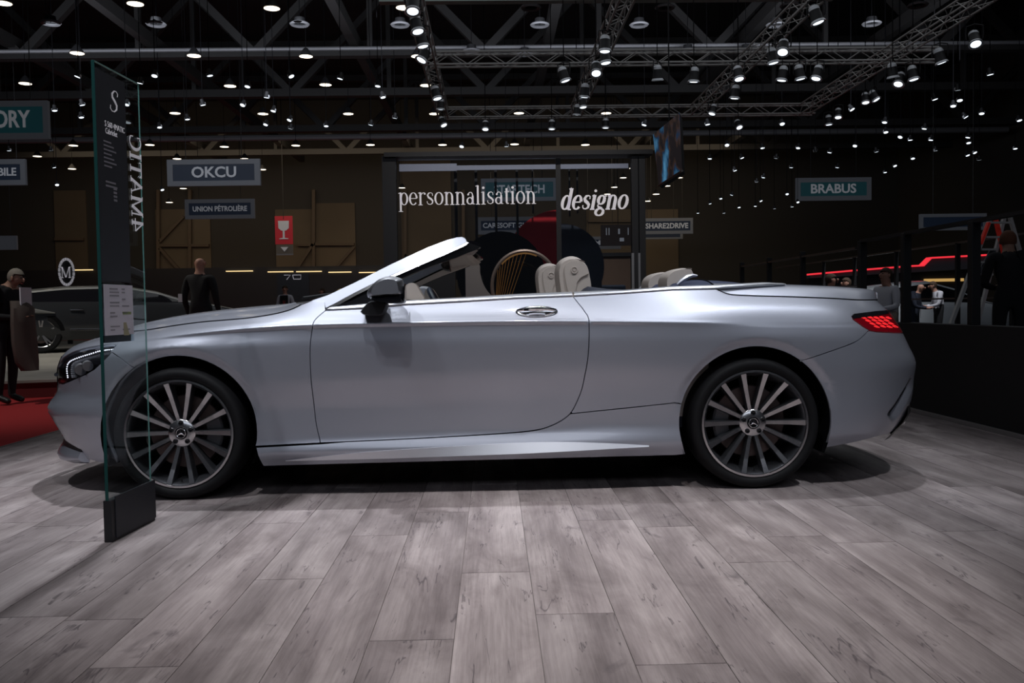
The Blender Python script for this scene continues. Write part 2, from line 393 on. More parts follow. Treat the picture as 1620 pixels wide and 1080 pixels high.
# ================================================================== car body surface
# half width of the body as a smooth function of (x, z); front at -x
def _slopes(h, d):
    m = np.zeros((d.shape[0], d.shape[1] + 1))
    a, b = d[:, :-1], d[:, 1:]; h0, h1 = h[:, :-1], h[:, 1:]
    w1, w2 = 2 * h1 + h0, h1 + 2 * h0
    ok = (a * b) > 0
    with np.errstate(divide='ignore', invalid='ignore'):
        mm = (w1 + w2) / (w1 / a + w2 / b)
    m[:, 1:-1] = np.where(ok, mm, 0.)
    m[:, 0] = d[:, 0]; m[:, -1] = d[:, -1]
    return m
def pch(X, Y, q):
    """monotone cubic interpolation, one row of knots for each query (linear beyond the ends)"""
    X = np.atleast_2d(X); Y = np.atleast_2d(Y); q = np.atleast_1d(np.asarray(q, float)); n = len(q)
    h = np.diff(X, axis=1); d = np.diff(Y, axis=1) / h
    m = _slopes(h, d)
    if len(X) == 1: X = np.repeat(X, n, 0); Y = np.repeat(Y, n, 0); h = np.repeat(h, n, 0); m = np.repeat(m, n, 0)
    k = np.clip((X[:, 1:-1] <= q[:, None]).sum(1), 0, X.shape[1] - 2); r = np.arange(n)
    hh = h[r, k]; t = (q - X[r, k]) / hh
    lo, hi = t < 0, t > 1
    tt = np.clip(t, 0, 1); t2 = tt * tt; t3 = t2 * tt
    y = (2 * t3 - 3 * t2 + 1) * Y[r, k] + (t3 - 2 * t2 + tt) * hh * m[r, k] + (3 * t2 - 2 * t3) * Y[r, k + 1] + (t3 - t2) * hh * m[r, k + 1]
    y = np.where(lo, Y[r, k] + m[r, k] * (q - X[r, k]), y)
    y = np.where(hi, Y[r, k + 1] + m[r, k + 1] * (q - X[r, k + 1]), y)
    return y
def table(pts):
    a = np.array(pts, float); return lambda q: pch(a[:, 0], a[:, 1], q)
z_crease = table([(-2.4, .735), (-2.0, .785), (-1.61, .827), (-1.4, .847), (-1.17, .864), (-.93, .876), (-.6, .882), (0, .883), (.4, .880), (.62, .876), (1.15, .860), (1.6, .845), (2.5, .83)])
# stations: x, then (z, half width) from sill to shoulder; 'c' rows sit at the crease height
ST = [
 (-2.35, [(.13, .84), (.20, .88), (.30, .90), (.42, .93), (.56, .93), (.68, .91)], (.905, .890, .865), [(.77, .80), (.80, .72)]),
 (-1.95, [(.14, .87), (.20, .90), (.30, .92), (.44, .935), (.60, .945), (.72, .945)], (.938, .932, .910), [(.825, .85), (.855, .74)]),
 (-1.47, [(.15, .88), (.22, .92), (.31, .92), (.45, .935), (.65, .947), (.775, .951)], (.936, .942, .925), [(.878, .865), (.910, .77)]),
 (-1.05, [(.155, .88), (.225, .925), (.30, .915), (.43, .915), (.62, .943), (.77, .948)], (.934, .944, .931), [(.905, .895), (.955, .81)]),
 (-.78, [(.16, .88), (.23, .925), (.31, .905), (.44, .905), (.62, .940), (.77, .944)], (.936, .945, .933), [(.925, .905), (1.0, .845)]),
 (-.30, [(.163, .88), (.232, .928), (.315, .902), (.45, .905), (.63, .939), (.77, .944)], (.937, .947, .936), [(.925, .915), (.99, .872)]),
 (.30, [(.165, .88), (.235, .930), (.325, .902), (.47, .908), (.64, .940), (.77, .946)], (.939, .949, .938), [(.925, .917), (1.01, .868)]),
 (.62, [(.167, .88), (.24, .932), (.34, .906), (.49, .914), (.65, .944), (.77, .950)], (.944, .952, .941), [(.92, .922), (1.02, .868)]),
 (1.06, [(.17, .885), (.245, .932), (.35, .920), (.50, .930), (.66, .953), (.77, .957)], (.954, .955, .948), [(.92, .925), (1.035, .855)]),
 (1.47, [(.18, .89), (.26, .935), (.36, .935), (.50, .945), (.66, .956), (.77, .957)], (.949, .945, .940), [(.925, .915), (1.03, .825)]),
 (1.95, [(.20, .89), (.28, .930), (.38, .938), (.50, .943), (.64, .950), (.75, .950)], (.941, .936, .931), [(.92, .900), (1.02, .80)]),
 (2.45, [(.24, .87), (.31, .90), (.40, .92), (.50, .93), (.62, .940), (.74, .935)], (.928, .924, .918), [(.90, .88), (1.00, .77)]),
]
_sx = np.array([s[0] for s in ST])
_zt = np.array([[p[0] for p in s[1]] + [0, 0, 0] + [p[0] for p in s[3]] for s in ST])
_wt = np.array([[p[1] for p in s[1]] + list(s[2]) + [p[1] for p in s[3]] for s in ST])
XF = table([(0.05, -2.32), (0.12, -2.317), (0.16, -2.324), (0.2, -2.329), (0.25, -2.35), (0.3, -2.373), (0.35, -2.399), (0.4, -2.423), (0.43, -2.437), (0.46, -2.426), (0.5, -2.395), (0.54, -2.372), (0.58, -2.371), (0.62, -2.374), (0.66, -2.372), (0.69, -2.362), (0.72, -2.349), (0.75, -2.322), (0.78, -2.281), (0.81, -2.202), (0.84, -2.109), (0.87, -2.018), (1.1, -1.2)])
XR = table([(0.15, 2.402), (0.22, 2.434), (0.27, 2.463), (0.32, 2.49), (0.37, 2.512), (0.42, 2.527), (0.47, 2.534), (0.52, 2.536), (0.57, 2.542), (0.61, 2.547), (0.65, 2.537), (0.7, 2.512), (0.75, 2.489), (0.8, 2.465), (0.85, 2.435), (0.89, 2.415), (0.93, 2.386), (0.96, 2.364), (0.99, 2.345), (1.02, 2.325), (1.1, 2.29)])
LF, NF, LR, NR = 1.05, 2.5, .62, 2.6
AX, AZ, AR = 1.4725, .345, .390            # axle, arch centre height, arch radius
def half(x, z):
    x = np.atleast_1d(np.asarray(x, float)); z = np.atleast_1d(np.asarray(z, float))
    n = len(x)
    Z = np.stack([pch(_sx, _zt[:, j], x) for j in range(_zt.shape[1])], 1)
    W = np.stack([pch(_sx, _wt[:, j], x) for j in range(_wt.shape[1])], 1)
    zc = z_crease(x); Z[:, 6] = zc - .016; Z[:, 7] = zc; Z[:, 8] = zc + .016
    y = pch(Z, W, z)
    # wheel arch lips roll inwards
    for s in (-1, 1):
        r = np.hypot(x - s * AX, z - AZ)
        k = np.clip(1 - (r - AR) / .05, 0, 1); k = k * k * (3 - 2 * k)
        up = np.clip((z - .40) / .18, 0, 1)
        y = y - .019 * k * up
    sf = np.clip((x - XF(z)) / LF, 0, 1); y = y * (1 - (1 - sf) ** NF) ** (1 / NF)
    sr = np.clip((XR(z) - x) / LR, 0, 1); y = y * (1 - (1 - sr) ** NR) ** (1 / NR)
    # rear bumper air outlet: a groove with a sharp upper wall
    ax, az, bx, bz = 2.185, .362, 2.372, .561
    dx, dz = bx - ax, bz - az; L = math.hypot(dx, dz)
    t = ((x - ax) * dx + (z - az) * dz) / L ** 2; dn = ((x - ax) * dz - (z - az) * dx) / L
    g = np.where((dn > 0), np.clip(1 - dn / .075, 0, 1), np.clip(1 + dn / .010, 0, 1)) * np.clip(t * 9, 0, 1) * np.clip((1.0 - t) * 4, 0, 1)
    y = y - .05 * g * (y > .3)
    return y
def S(x, z, side=-1):
    y = half(x, z); return np.stack([np.atleast_1d(x), side * y, np.atleast_1d(z)], 1)
def snormal(x, z, side=-1, e=.0015):
    x = np.asarray(x, float); z = np.asarray(z, float)
    fx = (half(x + e, z) - half(x - e, z)) / (2 * e); fz = (half(x, z + e) - half(x, z - e)) / (2 * e)
    n = np.stack([-fx, np.full_like(fx, side), -fz], 1)
    return n / np.linalg.norm(n, axis=1)[:, None]
# ================================================================== the convertible
mat('silver_paint', (.42, .435, .50), .43, .68, coat=.9, coat_rough=.09)
mat('gap_black', (.004, .004, .005), .8, spec=.1)
mat('chrome', (.86, .86, .88), .10, 1.)
mat('brushed_trim', (.74, .75, .80), .33, 1.)
mat('tyre_rubber', (.007, .007, .008), .65, spec=.25, bump=.15, bscale=120)
mat('rim_machined', (.62, .61, .62), .24, 1.)
mat('rim_dark', (.16, .165, .18), .35, .9)
mat('brake_disc_iron', (.20, .15, .14), .45, .8)
mat('caliper_grey', (.16, .16, .17), .4, .6)
mat('black_plastic', (.012, .012, .014), .45)
mat('gloss_black', (.008, .008, .010), .08, coat=.5)
mat('beige_leather', (.60, .53, .48), .5, bump=.08, bscale=260)
mat('beige_stitch', (.14, .11, .10), .8)
mat('sill_metal', (.78, .79, .84), .48, 1.)
mat('dark_leather', (.016, .022, .042), .5, bump=.08, bscale=220)
mat('navy_canvas', (.035, .045, .095), .75, bump=.2, bscale=400)
mat('lamp_red', (.16, .002, .008), .12, coat=.6, emit=(1, .02, .03), es=.02)
mat('lamp_red_lit', (.8, .02, .02), .3, emit=(1, .03, .04), es=.6)
mat('lamp_clear_lit', (.9, .92, 1), .2, emit=(.85, .88, 1), es=1.6)
mat('lamp_inner', (.03, .03, .035), .25, .6)
clear_glass('windscreen_glass', (.80, .86, .85), .05)
clear_glass('lamp_cover_glass', (.92, .92, .95), .02)

CAR = thing('convertible_car', 'silver two-door convertible with its roof down on the plank floor', 'car')

def xz(p): return (p[0], p[2])
def ray_dir(px, py): return C_F + C_R * ((px - 810) / FPX) - C_U * ((py - 540) / FPX)
def R_(pts):
    """sight lines against the car's flank"""
    D = np.array([ray_dir(*q) for q in pts]); Y = np.full(len(D), -.93)
    for i in range(30):
        p = CAM + D * ((Y - CAM[1]) / D[:, 1])[:, None]
        Y = .5 * Y - .5 * half(p[:, 0], p[:, 2])
    return [(float(a), float(b)) for a, b in zip(p[:, 0], p[:, 2])]
def ray_xz(px, py): return R_([(px, py)])[0]
def ray_end(px, py, front):
    """sight line against the rounded nose or tail"""
    Y = np.arange(-1.0, 0., .003); d = ray_dir(px, py)
    p = CAM + d * ((Y - CAM[1]) / d[1])[:, None]; e = XF(p[:, 2]) if front else XR(p[:, 2])
    ok = p[:, 0] > e if front else p[:, 0] < e
    g = -Y - np.where(ok, half(p[:, 0], p[:, 2]), 0.)
    i = int(np.argmax(g <= 0)) if (g <= 0).any() else int(np.argmin(g))
    x, z = float(p[i, 0]), float(p[i, 2])
    if not (g <= 0).any(): x = max(x, float(e[i]) + .02) if front else min(x, float(e[i]) - .02)
    return (x, z)
def ray_front(px, py): return ray_end(px, py, True)
def ray_rear(px, py): return ray_end(px, py, False)
def dens(poly, step=.02, closed=True):
    out = []; n = len(poly)
    for i in range(n if closed else n - 1):
        a, b = poly[i], poly[(i + 1) % n]; d = math.hypot(b[0] - a[0], b[1] - a[1]); k = max(1, int(d / step))
        out += [(a[0] + (b[0] - a[0]) * j / k, a[1] + (b[1] - a[1]) * j / k) for j in range(k)]
    if not closed: out.append(poly[-1])
    return out
def smooth_line(pts, step=.02, n=6):
    """Catmull-Rom through the points"""
    p = [pts[0]] + list(pts) + [pts[-1]]; out = []
    for i in range(1, len(p) - 2):
        a, b, c, d = [np.array(q, float) for q in p[i - 1:i + 3]]
        for j in range(n):
            t = j / n
            out.append(tuple(.5 * ((2 * b) + (c - a) * t + (2 * a - 5 * b + 4 * c - d) * t * t + (3 * b - a - 3 * c + d) * t ** 3)))
    out.append(tuple(map(float, pts[-1])))
    return out
def area2(p): return sum(p[i][0] * p[(i + 1) % len(p)][1] - p[(i + 1) % len(p)][0] * p[i][1] for i in range(len(p)))
def shrink(p, g):
    if area2(p) < 0: p = p[::-1]
    n = len(p); out = []
    for i in range(n):
        a, b, c = p[i - 1], p[i], p[(i + 1) % n]
        d1 = (b[0] - a[0], b[1] - a[1]); d2 = (c[0] - b[0], c[1] - b[1])
        l1 = math.hypot(*d1) or 1e-9; l2 = math.hypot(*d2) or 1e-9
        nx = -d1[1] / l1 - d2[1] / l2; nz = d1[0] / l1 + d2[0] / l2; q = math.hypot(nx, nz) or 1e-9
        k = min(1.6, 2 / q)
        out.append((b[0] + nx / q * g * k, b[1] + nz / q * g * k))
    return out
def inside(pts, poly):
    pts = np.asarray(pts); x, y = pts[:, 0], pts[:, 1]; r = np.zeros(len(pts), bool); q = np.asarray(poly); n = len(q)
    for i in range(n):
        x0, y0 = q[i]; x1, y1 = q[(i + 1) % n]
        c = (y0 > y) != (y1 > y)
        with np.errstate(divide='ignore', invalid='ignore'): xi = (x1 - x0) * (y - y0) / (y1 - y0) + x0
        r ^= c & (x < xi)
    return r
XI = .45
def to_front(x, z): return np.clip((x - XF(z)) / LF, 0, None) ** XI
def from_front(u, z): return XF(z) + LF * np.clip(u, 0, None) ** (1 / XI)
def to_rear(x, z): return np.clip((XR(z) - x) / LR, 0, None) ** XI
def from_rear(u, z): return XR(z) - LR * np.clip(u, 0, None) ** (1 / XI)
def panel(name, poly, m, parent, dx=.035, gap=.0025, fold=.02, mode='side', off=0., both=True, zrows=None, bevel=0., mid=False):
    """body panel: outline in (x, z) filled with a fine mesh lying on the body surface, edges turned inwards"""
    poly = dens(poly, .018)
    if gap: poly = shrink(poly, gap)
    elif area2(poly) < 0: poly = poly[::-1]
    q = np.array(poly)
    if mode == 'side': uv = q.copy(); back = lambda u, v: u; du = dx
    elif mode == 'front': uv = np.stack([to_front(q[:, 0], q[:, 1]), q[:, 1]], 1); back = from_front; du = .03
    else: uv = np.stack([to_rear(q[:, 0], q[:, 1]), q[:, 1]], 1); back = from_rear; du = .035
    us = np.arange(uv[:, 0].min() + du * .5, uv[:, 0].max(), du)
    z0, z1 = uv[:, 1].min(), uv[:, 1].max()
    zr = zrows if zrows is not None else list(np.arange(-.8, -.07, .028)) + [-.058, -.04, -.028, -.02, -.014, -.009, -.0045, 0, .0045, .009, .014, .02, .028, .04, .055, .072, .09, .11, .13, .15, .175]
    G = []
    for u in us:
        zz = np.array(zr) + (float(z_crease(back(u, np.array([.8])))[0]))
        G += [(u, z) for z in zz if z0 < z < z1]
    for s_ in (-1, 1):
        for r_ in (.008, .016, .024, .032, .040, .048, .056):
            for a_ in range(0, 181, 5):
                x_ = s_ * AX + (AR + r_) * math.cos(math.radians(a_)); z_ = AZ + (AR + r_) * math.sin(math.radians(a_))
                if mode == 'side': G.append((x_, z_))
                elif mode == 'front' and s_ < 0: G.append((float(to_front(np.array([x_]), np.array([z_]))[0]), z_))
                elif mode == 'rear' and s_ > 0: G.append((float(to_rear(np.array([x_]), np.array([z_]))[0]), z_))
    if mode == 'rear' and mid:
        for x_ in np.arange(2.16, 2.46, .009):
            for z_ in np.arange(.30, .58, .009): G.append((float(to_rear(np.array([x_]), np.array([z_]))[0]), z_))
    if G:
        G = np.array(G); keep = inside(G, uv)
        sc = np.array([1.0, 1.0]) if mode == 'side' else np.array([.8, 1.])
        A = uv * sc; B = np.roll(A, -1, 0)
        for k0 in range(0, len(A)):
            d = B[k0] - A[k0]; l2 = (d @ d) or 1e-12
            t = np.clip(((G * sc - A[k0]) @ d) / l2, 0, 1)[:, None]
            keep &= np.hypot(*((G * sc) - (A[k0] + t * d)).T) > .0065
        G = G[keep]
    n = len(uv)
    allv = [Vector(p) for p in uv] + [Vector(p) for p in G]
    r = delaunay_2d_cdt(allv, [], [list(range(n))], 1, 1e-6)
    V = np.array([tuple(v) for v in r[0]]); Fc = [tuple(f) for f in r[2]]; orig = r[3]
    def pos(u, v):
        x = back(u, v); return np.stack([x, -half(x, v) if np.ndim(x) else -half(x, v), v], 1)
    u, v = V[:, 0], V[:, 1]
    p = pos(u, v); e = .003
    if mode == 'side': nn = snormal(u, v)
    else:
        um = np.clip(u - e, 0, None); a = pos(u + e, v) - pos(um, v); b = pos(u, v + e) - pos(u, v - e)
        nn = np.cross(a, b); nn /= np.linalg.norm(nn, axis=1)[:, None] + 1e-12
        c = np.array([0., 0., .5]); s = np.sign(((p - c) * nn).sum(1)); nn *= s[:, None]
    p = p + nn * off
    # boundary loop index
    first = {}
    for i, os in enumerate(orig):
        for o in os: first.setdefault(o, i)
    loop = [first[i] for i in range(n) if i in first]
    verts = [tuple(a) for a in p]; norms = [tuple(a) for a in nn]; faces = []
    for f in Fc:
        a, b, c = [p[i] for i in f[:3]]
        g = np.cross(b - a, c - a)
        faces.append(f if g @ nn[f[0]] > 0 else f[::-1])
    if fold:
        L = len(loop); o = len(verts)
        pl = p[loop]; nl = nn[loop]
        tg = np.roll(pl, -1, 0) - np.roll(pl, 1, 0); tg /= np.linalg.norm(tg, axis=1)[:, None] + 1e-12
        outw = np.cross(tg, nl); cen = pl.mean(0)
        if ((pl - cen) * outw).sum() < 0: outw = -outw
        verts += [tuple(a) for a in pl]; norms += [tuple(a) for a in (outw * .8 + nl * .6)]
        verts += [tuple(a) for a in (pl - nl * fold)]; norms += [tuple(a) for a in outw]
        for i in range(L):
            j = (i + 1) % L
            if mode != 'side' and abs(pl[i][1]) < .012 and abs(pl[j][1]) < .012: continue
            f = (o + i, o + j, o + L + j, o + L + i)
            a, b, c = [np.array(verts[k]) for k in f[:3]]
            faces.append(f if np.cross(b - a, c - a) @ outw[i] > 0 else f[::-1])
    res = []
    def mk(vs, ns, fs):
        mb = MB(); mb.add(vs, fs); return mb.build(name, m, parent, smooth=True, normals=ns)
    fv = [(x, -y, z) for x, y, z in verts]; fn = [(x, -y, z) for x, y, z in norms]; ff = [f[::-1] for f in faces]
    if mid:
        k = len(verts)
        res.append(mk(verts + fv, norms + fn, faces + [tuple(i + k for i in f) for f in ff]))
    else:
        res.append(mk(verts, norms, faces))
        if both: res.append(mk(fv, fn, ff))
    return res
def arch(s, a0, a1, r=AR, n=24):
    return [(s * AX + r * math.cos(math.radians(a0 + (a1 - a0) * i / n)), AZ + r * math.sin(math.radians(a0 + (a1 - a0) * i / n))) for i in range(n + 1)]

# ---------------- outlines on the body side (from the seams seen on the car)
hood_cut = smooth_line([(-2.283, .779), (-2.18, .805), (-2.0, .836), (-1.85, .853)] + R_([(234.6, 521.7), (280, 514.5), (323, 509), (360, 506), (397.5, 502.5), (434.6, 496.5), (459, 490), (476, 482.5)]))
belt_low = R_([(515, 491), (579, 488.3), (641, 482.6), (730, 477.7), (820, 472.2), (906.7, 469)])
belt_low_r = R_([(906.7, 469), (990, 464.2), (1062, 459), (1133, 457.3)])
door_front = smooth_line(R_([(515, 491), (501, 503), (494.6, 513.7), (491, 542), (490.7, 573), (493, 609.6), (499.4, 665), (506.7, 700)]))
door_bottom = smooth_line(R_([(506.7, 700), (659, 693), (789, 685.6), (845, 680.5), (871, 673.5), (892.6, 662), (905.6, 649), (918.6, 621), (925, 595), (931, 557), (932, 508), (925, 492.7), (914.4, 478.8), (906.7, 469)]))
skirt_r = smooth_line(R_([(905.6, 654), (1031, 641), (1070, 636.5)]))
bump_r = smooth_line(R_([(1266, 571), (1320, 553.4), (1342, 545.5), (1357, 538.6), (1366, 531), (1374, 523)]))
bump_f = smooth_line(R_([(176, 556), (190, 566), (204, 577), (214, 582.5)]))
arch_rf = [p for p in arch(1, 172, 118)]

# front arch : start where the bumper line meets the lip
def arch_angle(p, s): return math.degrees(math.atan2(p[1] - AZ, p[0] - s * AX))
a_bf = arch_angle(bump_f[-1], -1); a_br = arch_angle(bump_r[0], 1)
def on_arch(s, a): return (s * AX + AR * math.cos(math.radians(a)), AZ + AR * math.sin(math.radians(a)))
bump_f[-1] = on_arch(-1, a_bf); bump_r[0] = on_arch(1, a_br); skirt_r[-1] = on_arch(1, arch_angle(skirt_r[-1], 1))
sk_front_z = .262; sk_rear = skirt_r[-1]
a_sk = -8.
a_skr = arch_angle(sk_rear, 1)
# ---- fender
pil = R_([(489, 476.5), (515, 470)])
fender = bump_f[:-1] + arch(-1, a_bf, -12) + [(-AX + AR * math.cos(math.radians(-12)) + .004, .268)] + [door_front[-1]] + door_front[::-1][1:] \
    + [(-.735, 1.005), (-.80, 1.008)] + hood_cut[::-1][:-22]
hl_px = [(130, 340), (140, 310), (170, 270), (230, 235), (300, 212), (370, 197), (420, 190), (480, 185), (515, 192), (505, 212), (470, 255), (420, 305), (370, 350), (310, 385), (250, 410), (200, 432), (160, 448), (140, 455), (130, 430), (126, 370)]
hl = [(60 + a / 4.1545, 500 + b / 4.1545) for a, b in hl_px]
HL = [ray_front(*q) for q in hl]
tail = [(1347.4, 500.5), (1351, 496.8), (1364.5, 495.2), (1385, 492.5), (1403, 491.2)]
TLtop = [ray_rear(*q) for q in tail]
TLbot = [ray_rear(*q) for q in [(1427, 527.0), (1409, 526), (1386.7, 524.8), (1375.6, 523), (1364.5, 516.3), (1349.6, 505.2)]]
def on_rear(yv, z):
    """x on the rear face where half width equals yv"""
    xs = np.linspace(XR(z)[0] - .5, XR(z)[0], 400); h = half(xs, np.full(400, z)); return float(xs[np.argmin(abs(h - yv))])
def on_front(yv, z):
    xs = np.linspace(XF(z)[0], XF(z)[0] + 1., 800); h = half(xs, np.full(800, z)); return float(xs[np.argmin(abs(h - yv))])

# ---- build panels
panel('front_fender', fender, 'silver_paint', CAR)
door_poly = door_front + door_bottom[1:] + belt_low[::-1][1:-1]
doors = panel('door', door_poly, 'silver_paint', CAR)
# deck lid seam
deck_cut = smooth_line(R_([(1133, 457.3), (1139, 460), (1150.5, 464.6), (1163, 466.4), (1200, 468.0), (1250, 469.3), (1318, 472), (1360, 474.4)]) + [(2.300, .966)])
lid_edge = [(on_rear(.62, .965), .965), (on_rear(.60, .93), .93), (on_rear(.58, .905), .905)]
quarter = door_bottom[::-1][:door_bottom[::-1].index(min(door_bottom, key=lambda p: abs(p[0] - .529) + abs(p[1] - .405))) + 1] \
    + skirt_r + arch(1, a_skr, a_br)[1:-1] + bump_r + TLbot[-3:] + TLtop + lid_edge[::-1] + deck_cut[::-1][1:] + belt_low_r[::-1][1:-1]
panel('rear_quarter_panel', quarter, 'silver_paint', CAR)
# ---- sills
sill = [(-AX + AR * math.cos(math.radians(-12)) + .004, .262)] + [(door_front[-1][0], door_front[-1][1] - .006)] \
    + [(x, z - .001) for x, z in door_bottom[1:] if x > -.7 and z < .41 and x < .56][:] + [(x, z - .001) for x, z in skirt_r[1:]] \
    + arch(1, a_skr, 205, n=10)[1:] + [(1.062, .175), (-1.062, .158)]
panel('side_sill', sill, 'silver_paint', CAR)
it_ = smooth_line(R_([(452, 728), (560, 716.5), (659, 709.3), (789, 701.6), (875.4, 699), (961.8, 701), (1026.6, 704.6)])); ib_ = R_([(452, 729), (616, 724), (832, 715.8), (930, 711), (1026.6, 706)])
for sd in (-1, 1):
    xs_ = np.linspace(it_[0][0], it_[-1][0], 50); zt_ = np.interp(xs_, [p[0] for p in it_], [p[1] for p in it_]); zb_ = np.interp(xs_, [p[0] for p in ib_], [p[1] for p in ib_])
    yt, yb = half(xs_, zt_), half(xs_, zb_); rows = []
    for x, za, zb2, ya, yb2 in zip(xs_, zt_, zb_, yt, yb):
        h_ = max(za - zb2, .0005)
        rows.append([(x, sd * (ya - .004), za + .001), (x, sd * (ya + .002), za), (x, sd * (yb2 + .004 + .42 * h_), zb2), (x, sd * (yb2 - .004), zb2 - .002)])
    mb = MB(); mb.grid(rows); tag(mb.build('sill_trim', 'sill_metal', CAR, smooth=True, angle=40), 'polished metal insert in the sill')
# ---- bumpers
def nose_x(z): return float(XF(np.array([z]))[0])
fb = [(nose_x(z), z) for z in np.linspace(.20, .60, 24)] + [(on_front(.30, .60), .60), (on_front(.55, .585), .585)] + [HL[16], HL[15], HL[14], HL[13], HL[12], HL[11], HL[10], HL[9]] + bump_f \
    + arch(-1, a_bf, 203)[1:] + [(-1.836, .172), (-1.95, .172), (-2.05, .185), (-2.15, .20)] + [(on_front(.62, .21), .21), (on_front(.4, .205), .205)]
panel('front_bumper', fb, 'silver_paint', CAR, mode='front', mid=True)
rb = bump_r + [TLbot[i] for i in (3, 2, 1, 0)] + [(on_rear(.45, .775), .775), (float(XR(.775)[0]), .775)] \
    + [(float(XR(z)[0]), z) for z in np.linspace(.77, .40, 20)] + [(on_rear(.5, .385), .385)] + [ray_rear(*q) for q in [(1440, 637), (1435, 648), (1427, 663), (1413, 682)]] \
    + R_([(1383.7, 691), (1336, 702.7), (1306.7, 707.8)]) + arch(1, -12, a_br)
panel('rear_bumper', rb, 'silver_paint', CAR, mode='rear', mid=True)
# nose strip above the lamps, up to the bonnet seam
ns = [HL[i] for i in range(0, 9)] + bump_f[:1] + [p for p in hood_cut[::-1] if p[0] < fender[-1][0] + .001] + [(nose_x(z), z) for z in np.linspace(.775, .60, 14)] + [(on_front(.30, .60), .60), (on_front(.56, .60), .60), HL[19]]
panel('nose_panel', ns, 'silver_paint', CAR, mode='front', mid=True, gap=.002)

# ---- bonnet: lofted from the seam to the centre line
def zc_hood(x): return pch(np.array([-2.29, -2.22, -2.1, -1.96, -1.764, -1.527, -1.195, -.9, -.7]), np.array([.782, .808, .845, .884, .930, .962, .990, 1.006, 1.012]), x)
hc = np.array(dens(hood_cut, .04, closed=False)); hc = hc[::-1]; rows = []
NT = 22
edge = [(x, -float(half(x, z)[0]), z) for x, z in hc]
for (x, y, z) in edge:
    row = []
    for k in range(NT * 2 + 1):
        t = k / NT - 1.               # -1 .. 1
        g = abs(t); xx = x + (0 if x < -1.2 else -(1 - g ** 2) * .16 * ((x + 1.2) / .35))
        yy = y * g * (1 if t < 0 else -1)
        crown = (1 - g ** 2.4)
        zz = z + (float(zc_hood(xx)[0]) - z) * crown
        # two power lines run along the bonnet
        rid = math.exp(-((g - .62) / .05) ** 2) * .006 * min(1, max(0, (x + 2.2) / .5))
        row.append((xx, yy * (1 - .004 / max(.05, abs(y))), zz + rid))
    rows.append(row)
mb = MB(); mb.grid(rows)
mb.grid([[p for p in r] for r in [[(x, y, z - .02) for x, y, z in [r_[0] for r_ in rows]], [r_[0] for r_ in rows]]])
mb.build('bonnet', 'silver_paint', CAR, smooth=True, angle=180)
# ---- boot lid: top and rear face
def zc_deck(x): return pch(np.array([1.25, 1.6, 1.95, 2.15, 2.25, 2.31, 2.36]), np.array([1.075, 1.065, 1.050, 1.037, 1.030, 1.018, .99]), x)
dc = dens(deck_cut, .04, closed=False); rows = []
for (x, z) in dc:
    y = -float(half(x, z)[0]); row = []
    for k in range(NT * 2 + 1):
        t = k / NT - 1.; g = abs(t)
        xx = x + (1 - g ** 2) * (.10 * max(0, (x - 1.9) / .4)) + (1 - g * g) * .05 * max(0, 1.5 - x) / .2
        zz = z + (float(zc_deck(min(xx, x + .06))[0]) - z) * (1 - g ** 10.0)
        row.append((xx, y * g * (1 if t < 0 else -1), zz + .0))
    rows.append(row)
# spoiler edge and rear face, going down to the number plate recess
last = rows[-1]
for d, zl in ((.010, -.012), (.012, -.030), (.020, -.06), (.042, -.10), (.066, -.15), (.075, -.19)):
    rows.append([(x + d * (1 - abs(k / NT - 1.) ** 6 * .5), y * (1 - .02 * d), z + zl) for k, (x, y, z) in enumerate(last)])
mb = MB(); mb.grid(rows); mb.build('boot_lid', 'silver_paint', CAR, smooth=True, angle=60)
mb = MB(); mb.tube([(x, y, z + .004) for x, y, z in last], .006, 6); mb.build('lid_lip', 'silver_paint', CAR, smooth=True)

def seam(line, name, r=.0028, lift=.0012):
    for sd in (-1, 1):
        q = np.array(dens(line, .03, closed=False)); p3 = S(q[:, 0], q[:, 1]); nn = snormal(q[:, 0], q[:, 1]); p3 = p3 + nn * lift
        mb = MB(); mb.tube([(x, y if sd < 0 else -y, z) for x, y, z in p3], r, 5); mb.build(name, 'gap_black', CAR)
seam([p for p in hood_cut if p[0] > -2.15], 'bonnet_seam'); seam(deck_cut[3:], 'boot_seam')
rp_ = [(float(XR(z)[0]), z) for z in np.linspace(.772, .952, 12)] + [(on_rear(.62, .952), .952), (on_rear(.58, .905), .905), (on_rear(.53, .887), .887), (on_rear(.47, .862), .862), (on_rear(.455, .80), .80), (on_rear(.46, .772), .772)]
panel('tail_panel', rp_, 'silver_paint', CAR, mode='rear', mid=True, off=-.003, gap=0, fold=.01)
for z in (.84,):
    mb = MB(); mb.tube([(on_rear(abs(y), z) + .012, y, z) for y in np.linspace(-.36, .36, 15)], .010, 8); mb.build('tail_bar', 'chrome', CAR, smooth=True)
# ---- dark shell behind the panels so that seams read black
liner = [(-2.28, .56), (-2.26, .40), (-2.15, .24), (-1.9, .20)] + arch(-1, 200, -15, AR + .012) + [(-1.02, .19), (1.03, .20)] + arch(1, 200, -15, AR + .012) \
    + [(1.88, .25), (2.25, .30), (2.42, .42), (2.43, .60), (2.34, .80), (2.28, .92), (2.0, .945), (1.4, .955), (1.25, .99), (.6, .975), (-.5, .935), (-.85, .94), (-1.3, .87), (-1.8, .815), (-2.15, .75), (-2.25, .66)]
panel('seam_liner', liner, 'gap_black', CAR, dx=.07, gap=0, fold=0, off=-.036, zrows=list(np.arange(-.7, .16, .05)))
mb = MB(); mb.box((-2.15, -.58, .19), (-1.9, .58, .50)); mb.box((-1.05, -.83, .17), (1.05, .83, .30)); mb.box((1.9, -.60, .24), (2.2, .60, .6)); mb.box((-1.9, -.55, .2), (-1.05, .55, .62)); mb.box((1.05, -.55, .2), (1.9, .55, .7))
